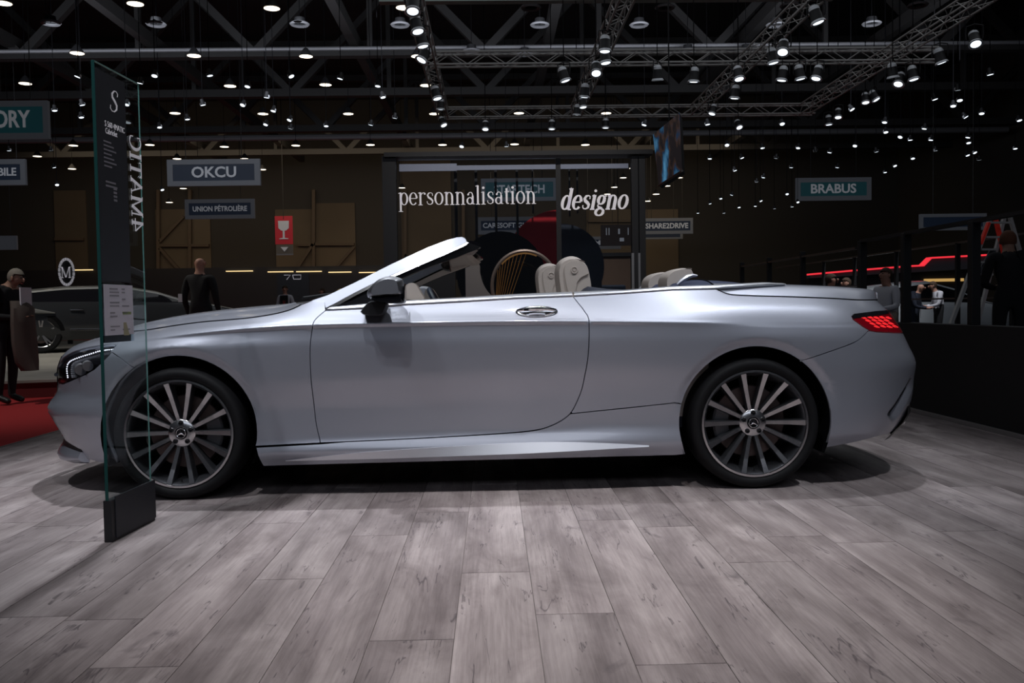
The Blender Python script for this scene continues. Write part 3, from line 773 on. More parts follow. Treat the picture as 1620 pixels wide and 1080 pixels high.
mb.build('underbody', 'gap_black', CAR)
for s in (-1, 1):
    for sd in (-1, 1):
        mb = MB(); n = 28; r0 = AR + .01
        rows = [[(s * AX + r0 * math.cos(math.radians(-25 + 230 * i / n)), sd * yy, AZ + r0 * math.sin(math.radians(-25 + 230 * i / n))) for i in range(n + 1)] for yy in (.915, .60)]
        mb.grid(rows); mb.add([(s * AX, sd * .60, AZ)] + rows[1], [(0, i + 1, i + 2) for i in range(n)])
        mb.build('wheel_well', 'gap_black', CAR)
# ---- front splitter and lower grilles
ys_ = np.linspace(-.70, .70, 33)
def lip_x(y): return on_front(abs(y), .26) if abs(y) > .02 else nose_x(.26)
lx = [lip_x(y) for y in ys_]
def lip_sweep(sec, name, m, ends=.0):
    rows = []
    for y, x in zip(ys_, lx):
        k = min(1., (1 - (abs(y) / .72) ** 6)) ** .5
        rows.append([(x + dx_ * k + (1 - k) * .03, y, .20 + (z - .20) * (.25 + .75 * k)) for dx_, z in sec + sec[:1]])
    mb = MB(); mb.grid(rows); n_ = len(sec)
    mb.add(rows[0][:-1], [tuple(range(n_))]); mb.add(rows[-1][:-1], [tuple(range(n_))])
    return mb.build(name, m, CAR, smooth=True, angle=45)
lip_sweep([(.04, .242), (-.012, .236), (-.038, .20), (-.046, .178), (-.036, .155), (.02, .138), (.10, .135), (.12, .22)], 'front_splitter', 'silver_paint')
lip_sweep([(.05, .34), (-.030, .335), (-.018, .30), (-.004, .27), (-.012, .236), (.05, .23)], 'lower_grille', 'black_plastic')
for z, dx_ in ((.315, -.030), (.285, -.018)):
    mb = MB(); mb.tube([(x + dx_, y * .97, z) for y, x in list(zip(ys_, lx))[3:-3]], .0045, 6); mb.build('grille_bar', 'chrome', CAR, smooth=True)
ys_ = np.linspace(-.47, .47, 25)
mb = MB(); rows = [[(on_front(abs(y), z) - .004, y, z) for y in ys_] for z in np.linspace(.50, .72, 8)]
mb.grid(rows); mb.build('radiator_grille', 'gloss_black', CAR, smooth=True)
mb = MB(); mb.tube([(on_front(abs(y), .62) - .008, y, .62) for y in ys_], .010, 8); mb.build('grille_bar', 'chrome', CAR, smooth=True)
mb = MB(); cx = nose_x(.62) - .010
mb.tube([(cx, .10 * math.cos(a), .62 + .10 * math.sin(a)) for a in [2 * PI * i / 28 for i in range(28)]], .010, 8, closed=True)
for k in range(3):
    a = math.radians(90 + 120 * k); mb.tube([(cx, 0, .62), (cx, .095 * math.cos(a), .62 + .095 * math.sin(a))], [.018, .004], 6)
mb.build('star_emblem', 'chrome', CAR, smooth=True)
# ---- rear diffuser
ys_ = np.linspace(-.74, .74, 31); mb = MB(); rows = []
for z, o_ in ((.21, .0), (.25, .010), (.30, .022), (.35, .022), (.40, -.004)):
    rows.append([(on_rear(abs(y), z) + o_, y, z) for y in ys_])
mb.grid(rows); mb.build('rear_diffuser', 'black_plastic', CAR, smooth=True)
for sy in (-1, 1):
    for y in (.25, .45):
        mb = MB(); mb.tube([(on_rear(y, .29) - .08, sy * y, .29), (on_rear(y, .29) + .028, sy * y, .29)], [.035, .038], 14); mb.build('exhaust_tip', 'chrome', CAR, smooth=True)

# ---- lamps
for o, sd in zip(panel('headlamp', HL, 'lamp_inner', CAR, mode='front', off=-.02, gap=.003, fold=.02), (-1, 1)):
    tag(o, 'swept headlamp with a row of small crystals')
    mb = MB()
    led = [(186, 402), (182, 375), (180, 345), (186, 315), (200, 296), (222, 283), (248, 272), (275, 262), (302, 253), (330, 245), (358, 236), (388, 226), (412, 221), (436, 217), (462, 214), (488, 212)]
    for (a, b) in smooth_line(led, n=2):
        x, z = ray_front(60 + a / 4.1545, 500 + b / 4.1545); y = -float(half(x, z)[0]); n_ = snormal(np.array([x]), np.array([z]))[0]
        c = np.array([x, y, z]) - n_ * .008
        r = .0046
        mb.add([(c[0] + r * dx_, sd * -(c[1] + r * dy_) if sd > 0 else c[1] + r * dy_, c[2] + r * dz_) for dx_, dy_, dz_ in ((1, 0, 0), (-1, 0, 0), (0, 1, 0), (0, -1, 0), (0, 0, 1), (0, 0, -1))],
               [(0, 2, 4), (2, 1, 4), (1, 3, 4), (3, 0, 4), (2, 0, 5), (1, 2, 5), (3, 1, 5), (0, 3, 5)])
    mb.build('light_row', 'lamp_clear_lit', o)
    mb = MB()
    for (a, b, r) in ((268, 340, .030), (315, 318, .026)):
        x, z = ray_front(60 + a / 4.1545, 500 + b / 4.1545); y = float(half(x, z)[0]) - .012
        nn_ = snormal(np.array([x]), np.array([z]))[0]
        d = Vector((nn_[0], nn_[1] * -sd * -1 if sd < 0 else -nn_[1], nn_[2])); c = Vector((x, sd * y, z)) - d * .012
        mb.tube([c - d * .03, c, c + d * .006, c + d * .010], [r, r, r * .85, r * .3], 14)
    mb.build('projector', 'caliper_grey', o, smooth=True)
for o in panel('headlamp_cover', HL, 'lamp_cover_glass', CAR, mode='front', off=.0, gap=.004, fold=0): pass
TL = TLtop + [(on_rear(.52, .885), .885), (on_rear(.46, .86), .86), (on_rear(.45, .80), .80), (on_rear(.48, .782), .782)] + TLbot
for o, sd in zip(panel('tail_lamp', TL, 'lamp_red', CAR, mode='rear', off=.001, gap=.003, fold=.03), (-1, 1)):
    tag(o, 'red tail lamp with lit scale-shaped elements')
    mb = MB()
    for r_ in range(4):
        for c_ in range(6):
            px = 1320 + (310 + c_ * 68 + r_ * 46 - (c_ > 2) * 6) / 6.747; py = 440 + (420 + r_ * 32 - (c_ % 2) * 4 + c_ * .5) / 6.747
            if c_ == 5 and r_ < 1: continue
            lim = 1404 + (py - 494) * .67
            if px > lim - 3: continue
            pts = []
            for a, b in ((-6.0, -1.9), (-1.0, -2.6), (5.2, .8), (6.0, 2.2), (.5, 2.0), (-4.5, .2)):
                x, z = ray_rear(px + a * .85, py + b * .85); y = -float(half(x, z)[0])
                pts.append((x, (y - .0045) * -sd if sd > 0 else y - .0045, z))
            mb.add(pts, [tuple(range(6))])
    mb.build('lit_scale', 'lamp_red_lit', o)
tls = TLtop + [(TLtop[-1][0] - .004, TLtop[-1][1] - .016)] + [(x + .006, z - (.022 if i else .014)) for i, (x, z) in enumerate(TLtop[:-1])][::-1]
panel('lamp_top_strip', tls, 'gloss_black', CAR, mode='rear', off=.004, gap=0, fold=.004)

# ---- chrome waist strips
def strip(name, top, low, m, off=.004, parent=CAR, ytab=None):
    for sd in (-1, 1):
        mb = MB(); rows = []
        n = 40
        tx = np.linspace(top[0][0], top[-1][0], n); tz = np.interp(tx, [p[0] for p in top], [p[1] for p in top])
        lx = np.linspace(low[0][0], low[-1][0], n); lz = np.interp(lx, [p[0] for p in low], [p[1] for p in low])
        for i in range(n):
            yl = float(half(lx[i], lz[i])[0]); h = tz[i] - lz[i]
            if ytab and lx[i] > ytab[0][0]: yl = float(np.interp(lx[i], [q[0] for q in ytab], [q[1] for q in ytab]))
            prof = [(yl - .012, -.004), (yl + off, 0), (yl + off + .001, h * .25), (yl - h * .35 + off, h * .75), (yl - h * .8, h), (yl - h * .8 - .05, h + .004)]
            rows.append([(lx[i] + (tx[i] - lx[i]) * min(1, max(0, q / max(h, .001))), sd * a, lz[i] + q) for a, q in prof])
        mb.grid(rows, flip=sd > 0); mb.build(name, m, parent, smooth=True, angle=180)
def PB(px, py): p = P(px, py, -.865); return (p.x, p.z)
strip('waist_strip', [PB(522, 486.5), PB(579, 481), PB(641, 476), PB(730, 471), PB(820, 465.7), PB(905.3, 462)], [PB(516, 490), PB(579, 487.5), PB(641, 481.8), PB(730, 477), PB(820, 471.7), PB(905.3, 468.3)], 'brushed_trim')
def PY(px, py):
    p = P(px, py, float(np.interp(px, [908, 1062, 1133, 1182, 1215, 1243], [-.865, -.855, -.835, -.795, -.76, -.725]))); return (p.x, p.z, -p.y)
lo_ = [PY(*q) for q in ((908, 468.3), (990, 463.6), (1062, 458.4), (1133, 456.7), (1182.6, 453.4), (1215, 451.8), (1243, 450.2))]; hi_ = [PY(*q) for q in ((908, 462), (990, 459.2), (1062, 453.4), (1133, 451.2), (1182.6, 448.6), (1215, 447), (1243, 448.6))]
strip('waist_strip', hi_, lo_, 'brushed_trim', ytab=[(q[0], q[2]) for q in lo_[2:]])
vent = [(2.185, .362), (2.215, .392), (2.30, .482), (2.36, .546), (2.375, .545), (2.33, .485), (2.25, .40), (2.205, .352)]
panel('outlet_shade', vent, 'rim_dark', CAR, mode='rear', off=.002, gap=0, fold=0)  # dark insert puts the shade of the groove into colour
# ---------------- windscreen frame
def ypil(z): return -.80 + (z - 1.0) * .50
def pil_pt(px, py, dy=0.):
    Y = -.7
    for i in range(12):
        p = P(px, py, Y); Y = ypil(p.z)
    return (p.x, Y + dy, p.z)
up_line = [(492, 475.5), (518, 467), (560, 447.4), (589.6, 432.6), (619, 417.8), (649, 403.7), (678.5, 390.4), (708, 379.3), (723, 375.3), (731, 374.6), (736, 377.5), (738.5, 381.5)]
lo_line = [(510, 490), (528, 481), (560, 463.7), (589.6, 449), (619, 435.6), (649, 422), (678.5, 409), (708, 397), (722, 391), (730, 387.4), (735, 384.8), (738.5, 382.2)]
lo2 = [(514, 491.5), (531, 485), (563, 467.2), (592, 452.6), (621, 439.3), (651, 425.8), (680, 412.8), (709, 400.6), (723, 394.5), (732, 390.6), (738, 387.6), (741.5, 384.0)]
lo3 = [(524, 487.5), (560, 478), (600, 459.5), (618, 449.5), (636, 440), (656, 431), (680, 421.5), (708, 411.9), (722, 407), (738, 400.7), (752, 395.5), (760, 391.0)]
def band(name, A, B, m, t=.05, dy=0., both=True, bev=0.):
    for sd in (-1, 1):
        mb = MB(); rows = [[], [], [], []]
        for a, b in zip(A, B):
            p = pil_pt(*a, dy); q = pil_pt(*b, dy)
            rows[0].append(p); rows[1].append(q)
            rows[2].append((q[0], q[1] + t, q[2] + t * .1)); rows[3].append((p[0], p[1] + t, p[2] + t * .1))
        n = len(A); vs = [(x, y if sd < 0 else -y, z) for r in rows for x, y, z in r]
        fs = [(k * n + i, k * n + i + 1, ((k + 1) % 4) * n + i + 1, ((k + 1) % 4) * n + i) for k in range(4) for i in range(n - 1)]
        fs += [(0, n, 2 * n, 3 * n), (n - 1, 4 * n - 1, 3 * n - 1, 2 * n - 1)]
        mb.add(vs, fs); mb.build(name, m, CAR, smooth=True, angle=40, bevel=bev)
band('windscreen_pillar', up_line, lo_line, 'silver_paint', .06, 0., bev=.006)
band('pillar_trim', lo_line, lo2, 'chrome', .02, -.006)
band('weather_strip', lo2, lo3, 'gap_black', .055, .006)
band('pillar_lining', [(a[0], a[1] + 3) for a in lo_line], lo3, 'beige_leather', .03, .065)
top = Vector(pil_pt(731, 374.6)); ZT = top.z
def header(name, sec, m, sm=True):
    """section in (dx, dz) carried across the car with a slight bow"""
    mb = MB(); rows = []
    for k in range(21):
        t = k / 10. - 1.; bow = 1 - t * t
        rows.append([(top.x - .05 * bow + dx, top.y * -t if True else 0, top.z + .022 * bow + dz) for dx, dz in sec + sec[:1]])
    mb.grid(rows); mb.add([r for r in rows[0][:-1]], [tuple(range(len(sec)))]); mb.add([r for r in rows[-1][:-1]], [tuple(range(len(sec)))])
    mb.build(name, m, CAR, smooth=sm, angle=40)
header('windscreen_header', [(-.11, -.042), (-.05, -.012), (-.01, -.001), (.015, -.006), (.022, -.022), (-.02, -.03), (-.1, -.058)], 'silver_paint')
header('header_seal', [(.0, -.028), (.022, -.022), (.055, -.022), (.095, -.042), (.10, -.052), (.06, -.060), (0, -.05)], 'gloss_black')
header('header_lining', [(-.17, -.085), (-.09, -.055), (.0, -.052), (.06, -.062), (.085, -.075), (.06, -.098), (-.02, -.098), (-.15, -.115)], 'beige_leather')
# glass between the pillars
mb = MB(); rows = []
gl = [pil_pt((a[0] + b[0]) / 2 - 4, (a[1] + b[1]) / 2, .03) for a, b in zip(up_line[1:10], lo_line[1:10])]
for (x, y, z) in gl:
    r = []
    for k in range(15):
        t = k / 7. - 1.; bow = 1 - t * t; hgt = (z - 1.02) / .33
        r.append((x - bow * (.20 - .15 * hgt), y * -t, z + bow * .004))
    rows.append(r)
mb.grid(rows); mb.build('windscreen', 'windscreen_glass', CAR, smooth=True, angle=180)
# cowl between bonnet and glass, wiper
mb = MB(); rows = []
for k in range(21):
    t = k / 10. - 1.; bow = 1 - t * t
    rows.append([(-.86 - .18 * bow, -.76 * -t, .99 + .012 * bow), (-.72 - .19 * bow, -.745 * -t, 1.012), (-.60 - .19 * bow, -.72 * -t, 1.02)])
mb.grid(rows); mb.build('cowl', 'black_plastic', CAR, smooth=True)
mb = MB(); mb.tube([(-.93, -.45, 1.025), (-.84, -.1, 1.05), (-.86, .25, 1.052)], .008, 6); mb.tube([(-.90, .1, 1.025), (-.84, .35, 1.05), (-.80, .62, 1.05)], .008, 6)
mb.build('wiper', 'black_plastic', CAR, smooth=True)
# small dark corner window in front of the door mirror
tri = [(528, 484.5), (560, 474), (598, 457), (602, 482)]
for sd in (-1, 1):
    mb = MB(); mb.prism([pil_pt(*q)[::2] for q in tri], lambda x, z: (x, sd * (.81 - (z - 1.0) * .50), z), lambda x, z: (x, sd * (.80 - (z - 1.0) * .50), z))
    mb.build('quarter_light', 'gloss_black', CAR)

# ---------------- door mirrors
def pillow(outline, y0, y1, n=7, inset=.35, power=2.2, nside=.0):
    """closed outline (x, z) filled between y0 and y1 with rounded rims"""
    c = np.mean(outline, 0); o = np.array(outline) - c; rings = []
    for k in range(n + 1):
        t = k / n * 2 - 1
        s = 1 - inset * abs(t) ** (power * 2)
        rings.append([(c[0] + a[0] * s, y0 + (y1 - y0) * (k / n), c[1] + a[1] * s) for a in o])
    return rings
def pillow_mb(outline, y0, y1, **kw):
    r = pillow(outline, y0, y1, **kw); mb = MB()
    mb.grid([q + q[:1] for q in r]); m_ = len(r[0])
    mb.add(r[0], [tuple(range(m_))]); mb.add(r[-1], [tuple(range(m_))])
    return mb
def Z5(pts, Y): return [xz(P(560 + a / 6.75, 360 + b / 6.75, Y)) for a, b in pts]
mh = smooth_line([(150, 700), (175, 645), (250, 572), (330, 532), (400, 521), (470, 530), (512, 552), (530, 600), (540, 655), (546, 720), (470, 735), (350, 738), (210, 752), (160, 745), (150, 700)], n=4)[:-1]
ml = smooth_line([(158, 735), (230, 750), (350, 738), (470, 733), (546, 716), (551, 770), (540, 806), (450, 815), (300, 802), (210, 775), (158, 735)], n=4)[:-1]
for sd in (-1, 1):
    a, b = (-1.13, -.955)
    rt = pillow_mb(Z5(mh, -1.04), a, b, inset=.28)
    lw = pillow_mb(Z5(ml, -1.04), a + .012, b - .004, inset=.2)
    st = pillow_mb(Z5(smooth_line([(78, 900), (120, 835), (190, 785), (290, 790), (365, 815), (345, 880), (320, 925), (240, 938), (120, 932), (78, 900)], n=4)[:-1], -.97), -1.03, -.90, inset=.12)
    if sd > 0:
        for q in (rt, lw, st): q.v = [(x, -y, z) for x, y, z in q.v]
    o = rt.build('door_mirror', 'brushed_trim', CAR, smooth=True, angle=180); tag(o, 'chrome-capped door mirror')
    lw.build('mirror_base', 'gloss_black', o, smooth=True, angle=60)
    st.build('mirror_stalk', 'black_plastic', o, smooth=True, angle=60)
    mb = MB(); q = pillow_mb(Z5([(548, 600), (553, 660), (556, 780), (545, 800), (540, 700), (538, 620)], -1.04), a + .02, b - .02); 
    if sd > 0: q.v = [(x, -y, z) for x, y, z in q.v]
    q.build('mirror_glass', 'gloss_black', o)
# ---------------- door handles
for d_, sd in zip(doors, (-1, 1)):
    cx, cz = ray_xz(849, 492.5); yy = float(half(cx, cz)[0]); mb = MB(); n = 36
    rows = []
    for s_, off in ((1., -.006), (1., .004), (.94, .007), (.8, .006), (.0, .002)):
        rows.append([(cx + .108 * s_ * math.cos(a), sd * (float(half(cx + .108 * s_ * math.cos(a), cz + .029 * s_ * math.sin(a))[0]) + off), cz + .029 * s_ * math.sin(a)) for a in [2 * PI * i / n for i in range(n + 1)]])
    mb.grid(rows); o = mb.build('handle_plate', 'chrome', d_, smooth=True, angle=180)
    mb = MB()
    pts = [(cx - .10 + .20 * i / 12, sd * (float(half(cx - .1 + .2 * i / 12, cz + .008)[0]) + .004 + .024 * math.sin(PI * i / 12) ** .6), cz + .006 + .006 * math.sin(PI * i / 12)) for i in range(13)]
    mb.tube(pts, [.006] + [.011] * 11 + [.006], 8); mb.build('handle', 'chrome', d_, smooth=True)
    mb = MB(); q = [(cx - .04 + .08 * i / 8, sd * (float(half(cx, cz - .018)[0]) + .010), cz - .017 + .004 * math.sin(PI * i / 8)) for i in range(9)]
    mb.tube(q, .008, 8); mb.build('handle_cup', 'silver_paint', d_, smooth=True)
    mb = MB(); mb.box((cx - .066, sd * (yy + .027), cz + .005), (cx - .040, sd * (yy + .030), cz + .014)); mb.build('lock_pad', 'gloss_black', d_)

# ---------------- interior
mb = MB(); mb.box((-.75, -.74, .30), (1.25, .74, .36)); mb.build('cabin_floor', 'dark_leather', CAR)
for sd in (-1, 1):
    mb = MB(); rows = []
    for x in np.linspace(-.62, 1.28, 26):
        z = float(np.interp(x, [-.6, 0, .6, 1.3], [.965, .99, 1.01, 1.035])); y = float(half(x, z)[0]) - .03
        rows.append([(x, sd * y, z - .005), (x, sd * (y - .03), z + .012), (x, sd * (y - .075), z + .004), (x, sd * (y - .085), z - .06), (x, sd * (y - .07), .70), (x, sd * (y - .08), .36)])
    mb.grid(rows); mb.build('door_lining', 'beige_leather', CAR, smooth=True)
# dashboard
mb = MB(); rows = []
for k in range(17):
    t = k / 8. - 1.; bow = 1 - t * t; y = .745 * t
    hood_ = .035 * math.exp(-((y + .37) / .17) ** 2)
    rows.append([(-.62 - .15 * bow, y, 1.0), (-.50 - .12 * bow, y, 1.028 + hood_ * .6), (-.38 - .05 * bow, y, 1.030 + hood_), (-.30 - .05 * bow, y, 1.0 + hood_ * .6), (-.29, y, .93), (-.33, y, .80), (-.42, y, .62)])
mb.grid(rows); mb.build('dashboard', 'dark_leather', CAR, smooth=True)
mb = MB(); rows = []
for k in range(17):
    t = k / 8. - 1.; y = .74 * t; bow = 1 - t * t
    rows.append([(-.275, y, .96), (-.262, y, .93), (-.27, y, .86), (-.30, y, .80)])
mb.grid(rows); mb.build('dash_trim', 'beige_leather', CAR, smooth=True)
for sd in (-1, 1):
    q = pillow_mb([xz(P(a, b, -.70)) for a, b in smooth_line([(641, 475), (641.5, 455), (646, 448.5), (655, 447.5), (661, 452), (668, 464), (673, 476), (641, 475)], n=3)[:-1]], -.73, -.63, inset=.12)
    if sd > 0: q.v = [(x, -y, z) for x, y, z in q.v]
    q.build('dash_end', 'beige_leather', CAR, smooth=True, angle=60)
mb = MB(); c = Vector((-.14, -.37, .90)); ax = Vector((.88, 0, .47)).normalized(); u = Vector((0, 1, 0)); v = ax.cross(u)
mb.tube([c + (u * math.cos(a) + v * math.sin(a)) * .185 for a in [2 * PI * i / 32 for i in range(32)]], .015, 8, closed=True)
o = mb.build('steering_wheel', 'dark_leather', CAR, smooth=True)
mb = MB(); mb.tube([c - ax * .01, c + ax * .02], [.07, .06], 16)
for a in (0, PI, -PI / 2): mb.tube([c, c + (u * math.cos(a) + v * math.sin(a)) * .18], .014, 6)
mb.build('wheel_spokes', 'brushed_trim', o, smooth=True)
mb = MB(); mb.tube([c - ax * .25, c], .03, 10); mb.build('steering_column', 'black_plastic', o)
mb = MB(); mb.box((-.28, -.14, .36), (.55, .14, .66)); mb.build('centre_console', 'dark_leather', CAR, bevel=.03)
# inside mirror
mb = MB(); q = [(P(705, 419.5, 0.02)), (P(709, 411, .02))]
pm = P(707, 420, 0.); mb = pillow_mb([xz(P(a, b, 0.)) for a, b in ((698, 420), (703, 415), (712.5, 412), (714, 420), (713, 429), (702, 427))], -.12, .12, inset=.1)
o = mb.build('inside_mirror', 'gloss_black', CAR, smooth=True, angle=50)
mb = MB(); mb.tube([pm, (pm.x - .05, 0, pm.z + .02), (pm.x - .06, 0, pm.z + .09)], .014, 8); mb.build('mirror_arm', 'brushed_trim', o, smooth=True)
# seats: side outline from the photograph carried across the seat width
def Z8(pts, Y): return [xz(P(800 + a / 9., 390 + b / 9., Y)) for a, b in pts]
back_out = [(745, 690), (735, 600), (722, 500), (713, 400), (713, 335), (728, 260), (775, 195), (850, 157), (930, 148), (1010, 170), (1080, 222), (1132, 292), (1156, 370), (1168, 430), (1182, 500), (1190, 575), (1192, 690)]
def front_seat(yc, dx=0., first=None):
    root = bpy.data.objects.new('front_seat', None); COL.objects.link(root); root.parent = CAR; root.location = (dx, yc, 0)
    Yr = -.40
    up = Z8(back_out, Yr); x1, z1 = up[-1]; x0, z0 = up[0]
    full = up + [(x1 + .0, z1 - .1), (x1 - .06, .62), (x1 - .13, .50), (x0 - .13, .50), (x0 - .06, .66), (x0, z0 - .1)]
    sm = smooth_line(full + full[:1], n=3)[:-1]
    def rel(q): q.v = [(x, y - 0., z) for x, y, z in q.v]; return q
    q = pillow_mb(sm, -.17, .17, n=9, inset=.10, power=2.6); bk = q.build('backrest', 'beige_leather', root, smooth=True, angle=180)
    # seam and round knob on the outer flank
    seam = Z8(smooth_line([(845, 690), (815, 560), (790, 430), (785, 330), (805, 265), (860, 220), (930, 205), (1010, 212), (1080, 240)], n=4), Yr)
    mb = MB(); mb.tube([(x, -.163, z) for x, z in seam], .0035, 5); mb.build('seam', 'beige_stitch', bk)
    kx, kz = Z8([(935, 352)], Yr)[0]
    mb = MB(); mb.lathe([(0, -.188), (.008, -.188), (.009, -.183), (.013, -.183), (.014, -.190), (.019, -.190), (.021, -.184), (.021, -.150)], 20, 'y', (kx, 0, kz)); mb.build('knob', 'beige_leather', bk, smooth=True)
    # raised side bolster; the belt guide behind it lies deeper
    g = Z8(smooth_line([(850, 690), (818, 560), (795, 430), (790, 330), (812, 270), (865, 226), (935, 212), (1010, 218), (1075, 250), (1120, 310), (1143, 375), (1150, 398)], n=3) + smooth_line([(1150, 398), (1090, 425), (1030, 460), (985, 510), (962, 570), (952, 690)], n=3)[1:], Yr)
    q = pillow_mb(g, -.182, .182, n=7, inset=.06, power=3.); q.build('side_bolster', 'beige_leather', bk, smooth=True, angle=180)
    mb = MB(); rows = []
    for x, w_, h in ((-.38, .22, .46), (-.40, .24, .52), (-.30, .25, .56), (-.05, .26, .55), (.10, .25, .53), (.14, .22, .50)):
        rows.append([(x0 - .13 + x + .0, -w_, .40), (x0 - .13 + x, -w_, h + .03), (x0 - .13 + x, -w_ + .07, h + .02), (x0 - .13 + x, 0, h - .01), (x0 - .13 + x, w_ - .07, h + .02), (x0 - .13 + x, w_, h + .03), (x0 - .13 + x, w_, .40)])
    mb.grid(rows); mb.add(rows[0], [tuple(range(7))]); mb.add(rows[-1], [tuple(range(7))]); mb.build('cushion', 'beige_leather', root, smooth=True, angle=60)
    return root
front_seat(-.40); front_seat(.385, -.075)
def Z3(pts, Y): return [xz(P(990 + a / 6.231, 410 + b / 6.231, Y)) for a, b in pts]
def rear_seat(yc):
    root = bpy.data.objects.new('rear_seat', None); COL.objects.link(root); root.parent = CAR; root.location = (0, yc, 0)
    Yr = -.32
    up = Z3([(350, 275), (348, 225), (362, 175), (400, 130), (460, 103), (530, 92), (590, 98), (612, 115), (620, 145), (590, 165), (540, 185), (515, 220), (505, 275)], Yr)
    x0, z0 = up[0]; x1, z1 = up[-1]
    full = up + [(x1 + .03, .95), (x1 + .06, .80), (x0 + .0, .80), (x0 - .01, .95)]
    q = pillow_mb(smooth_line(full + full[:1], n=3)[:-1], -.14, .14, n=9, inset=.09, power=2.6); hd = q.build('headrest', 'beige_leather', root, smooth=True, angle=180)
    sm = Z3(smooth_line([(435, 275), (442, 215), (460, 165), (500, 125), (560, 103), (600, 105)], n=4), Yr)
    mb = MB(); mb.tube([(x, -.134, z) for x, z in sm], .0035, 5); mb.build('seam', 'beige_stitch', hd)
    mb = MB(); mb.prism([(x0 - .08, .45), (x0 - .02, .95), (x1 + .05, .95), (x1 + .10, .45)], lambda x, z: (x, -.27, z), lambda x, z: (x, .27, z)); mb.build('backrest', 'beige_leather', root, bevel=.04, seg=3)
    mb = MB(); mb.box((x0 - .50, -.27, .38), (x0 + .02, .27, .52)); mb.build('cushion', 'beige_leather', root, bevel=.04, seg=3)
rear_seat(-.32); rear_seat(.28)
# wind deflector ledge behind front seats and folded hood cover
mb = MB(); rows = []
for q in ((916, 464), (924, 456.5), (931, 452.6), (945, 454.2), (962, 456.4), (990, 457.6), (1040, 455.0)):
    p = P(*q, -.62); rows.append([(p.x, .76 * t, p.z - .05 * abs((t + .72) / .28) ** 3) for t in np.linspace(-1, -.50, 9)])
mb.grid(rows); mb.build('seat_ledge', 'dark_leather', CAR, smooth=True)
mb = MB(); mb.grid([[(x, -y, z) for x, y, z in r] for r in rows]); mb.build('seat_ledge', 'dark_leather', CAR, smooth=True)
cov = [(1.02, 1.00, .80), (1.06, 1.035, .79), (1.12, 1.075, .77), (1.17, 1.088, .76), (1.24, 1.092, .76), (1.32, 1.091, .755), (1.42, 1.086, .75), (1.50, 1.078, .75), (1.58, 1.066, .74), (1.66, 1.062, .74)]
def cover(name, lo, hi):
    mb = MB(); rows = []
    for (x, z, w_) in cov[lo:hi]:
        rows.append([(x + .04 * (1 - t * t) * (1 if x < 1.2 else -.0), w_ * t, (z - .055) + .055 * (1 - abs(t) ** 4) + .008 * (1 - t * t)) for t in np.linspace(-1, 1, 25)])
    mb.grid(rows); return mb.build(name, 'navy_canvas', CAR, smooth=True, angle=180)
cover('hood_cover', 0, 6); cover('rear_hood_cover', 5, 10)
mb = MB(); mb.tube([(1.325, .755 * t, (1.036) + .058 * (1 - abs(t) ** 4) + .008 * (1 - t * t)) for t in np.linspace(-1, 1, 25)], .004, 6); mb.build('cover_seam', 'gap_black', CAR)
for sd in (-1, 1):
    mb = MB(); pts = [P(1071, 450, -.62), P(1078, 444, -.62), P(1087, 438, -.61), P(1096, 435.5, -.60), P(1103, 436, -.60)]
    pts = [Vector((p.x, sd * abs(p.y), p.z)) for p in pts]; mb.tube(pts, [.008, .013, .013, .01, .006], 8)
    mb.build('cover_trim', 'brushed_trim', CAR, smooth=True)

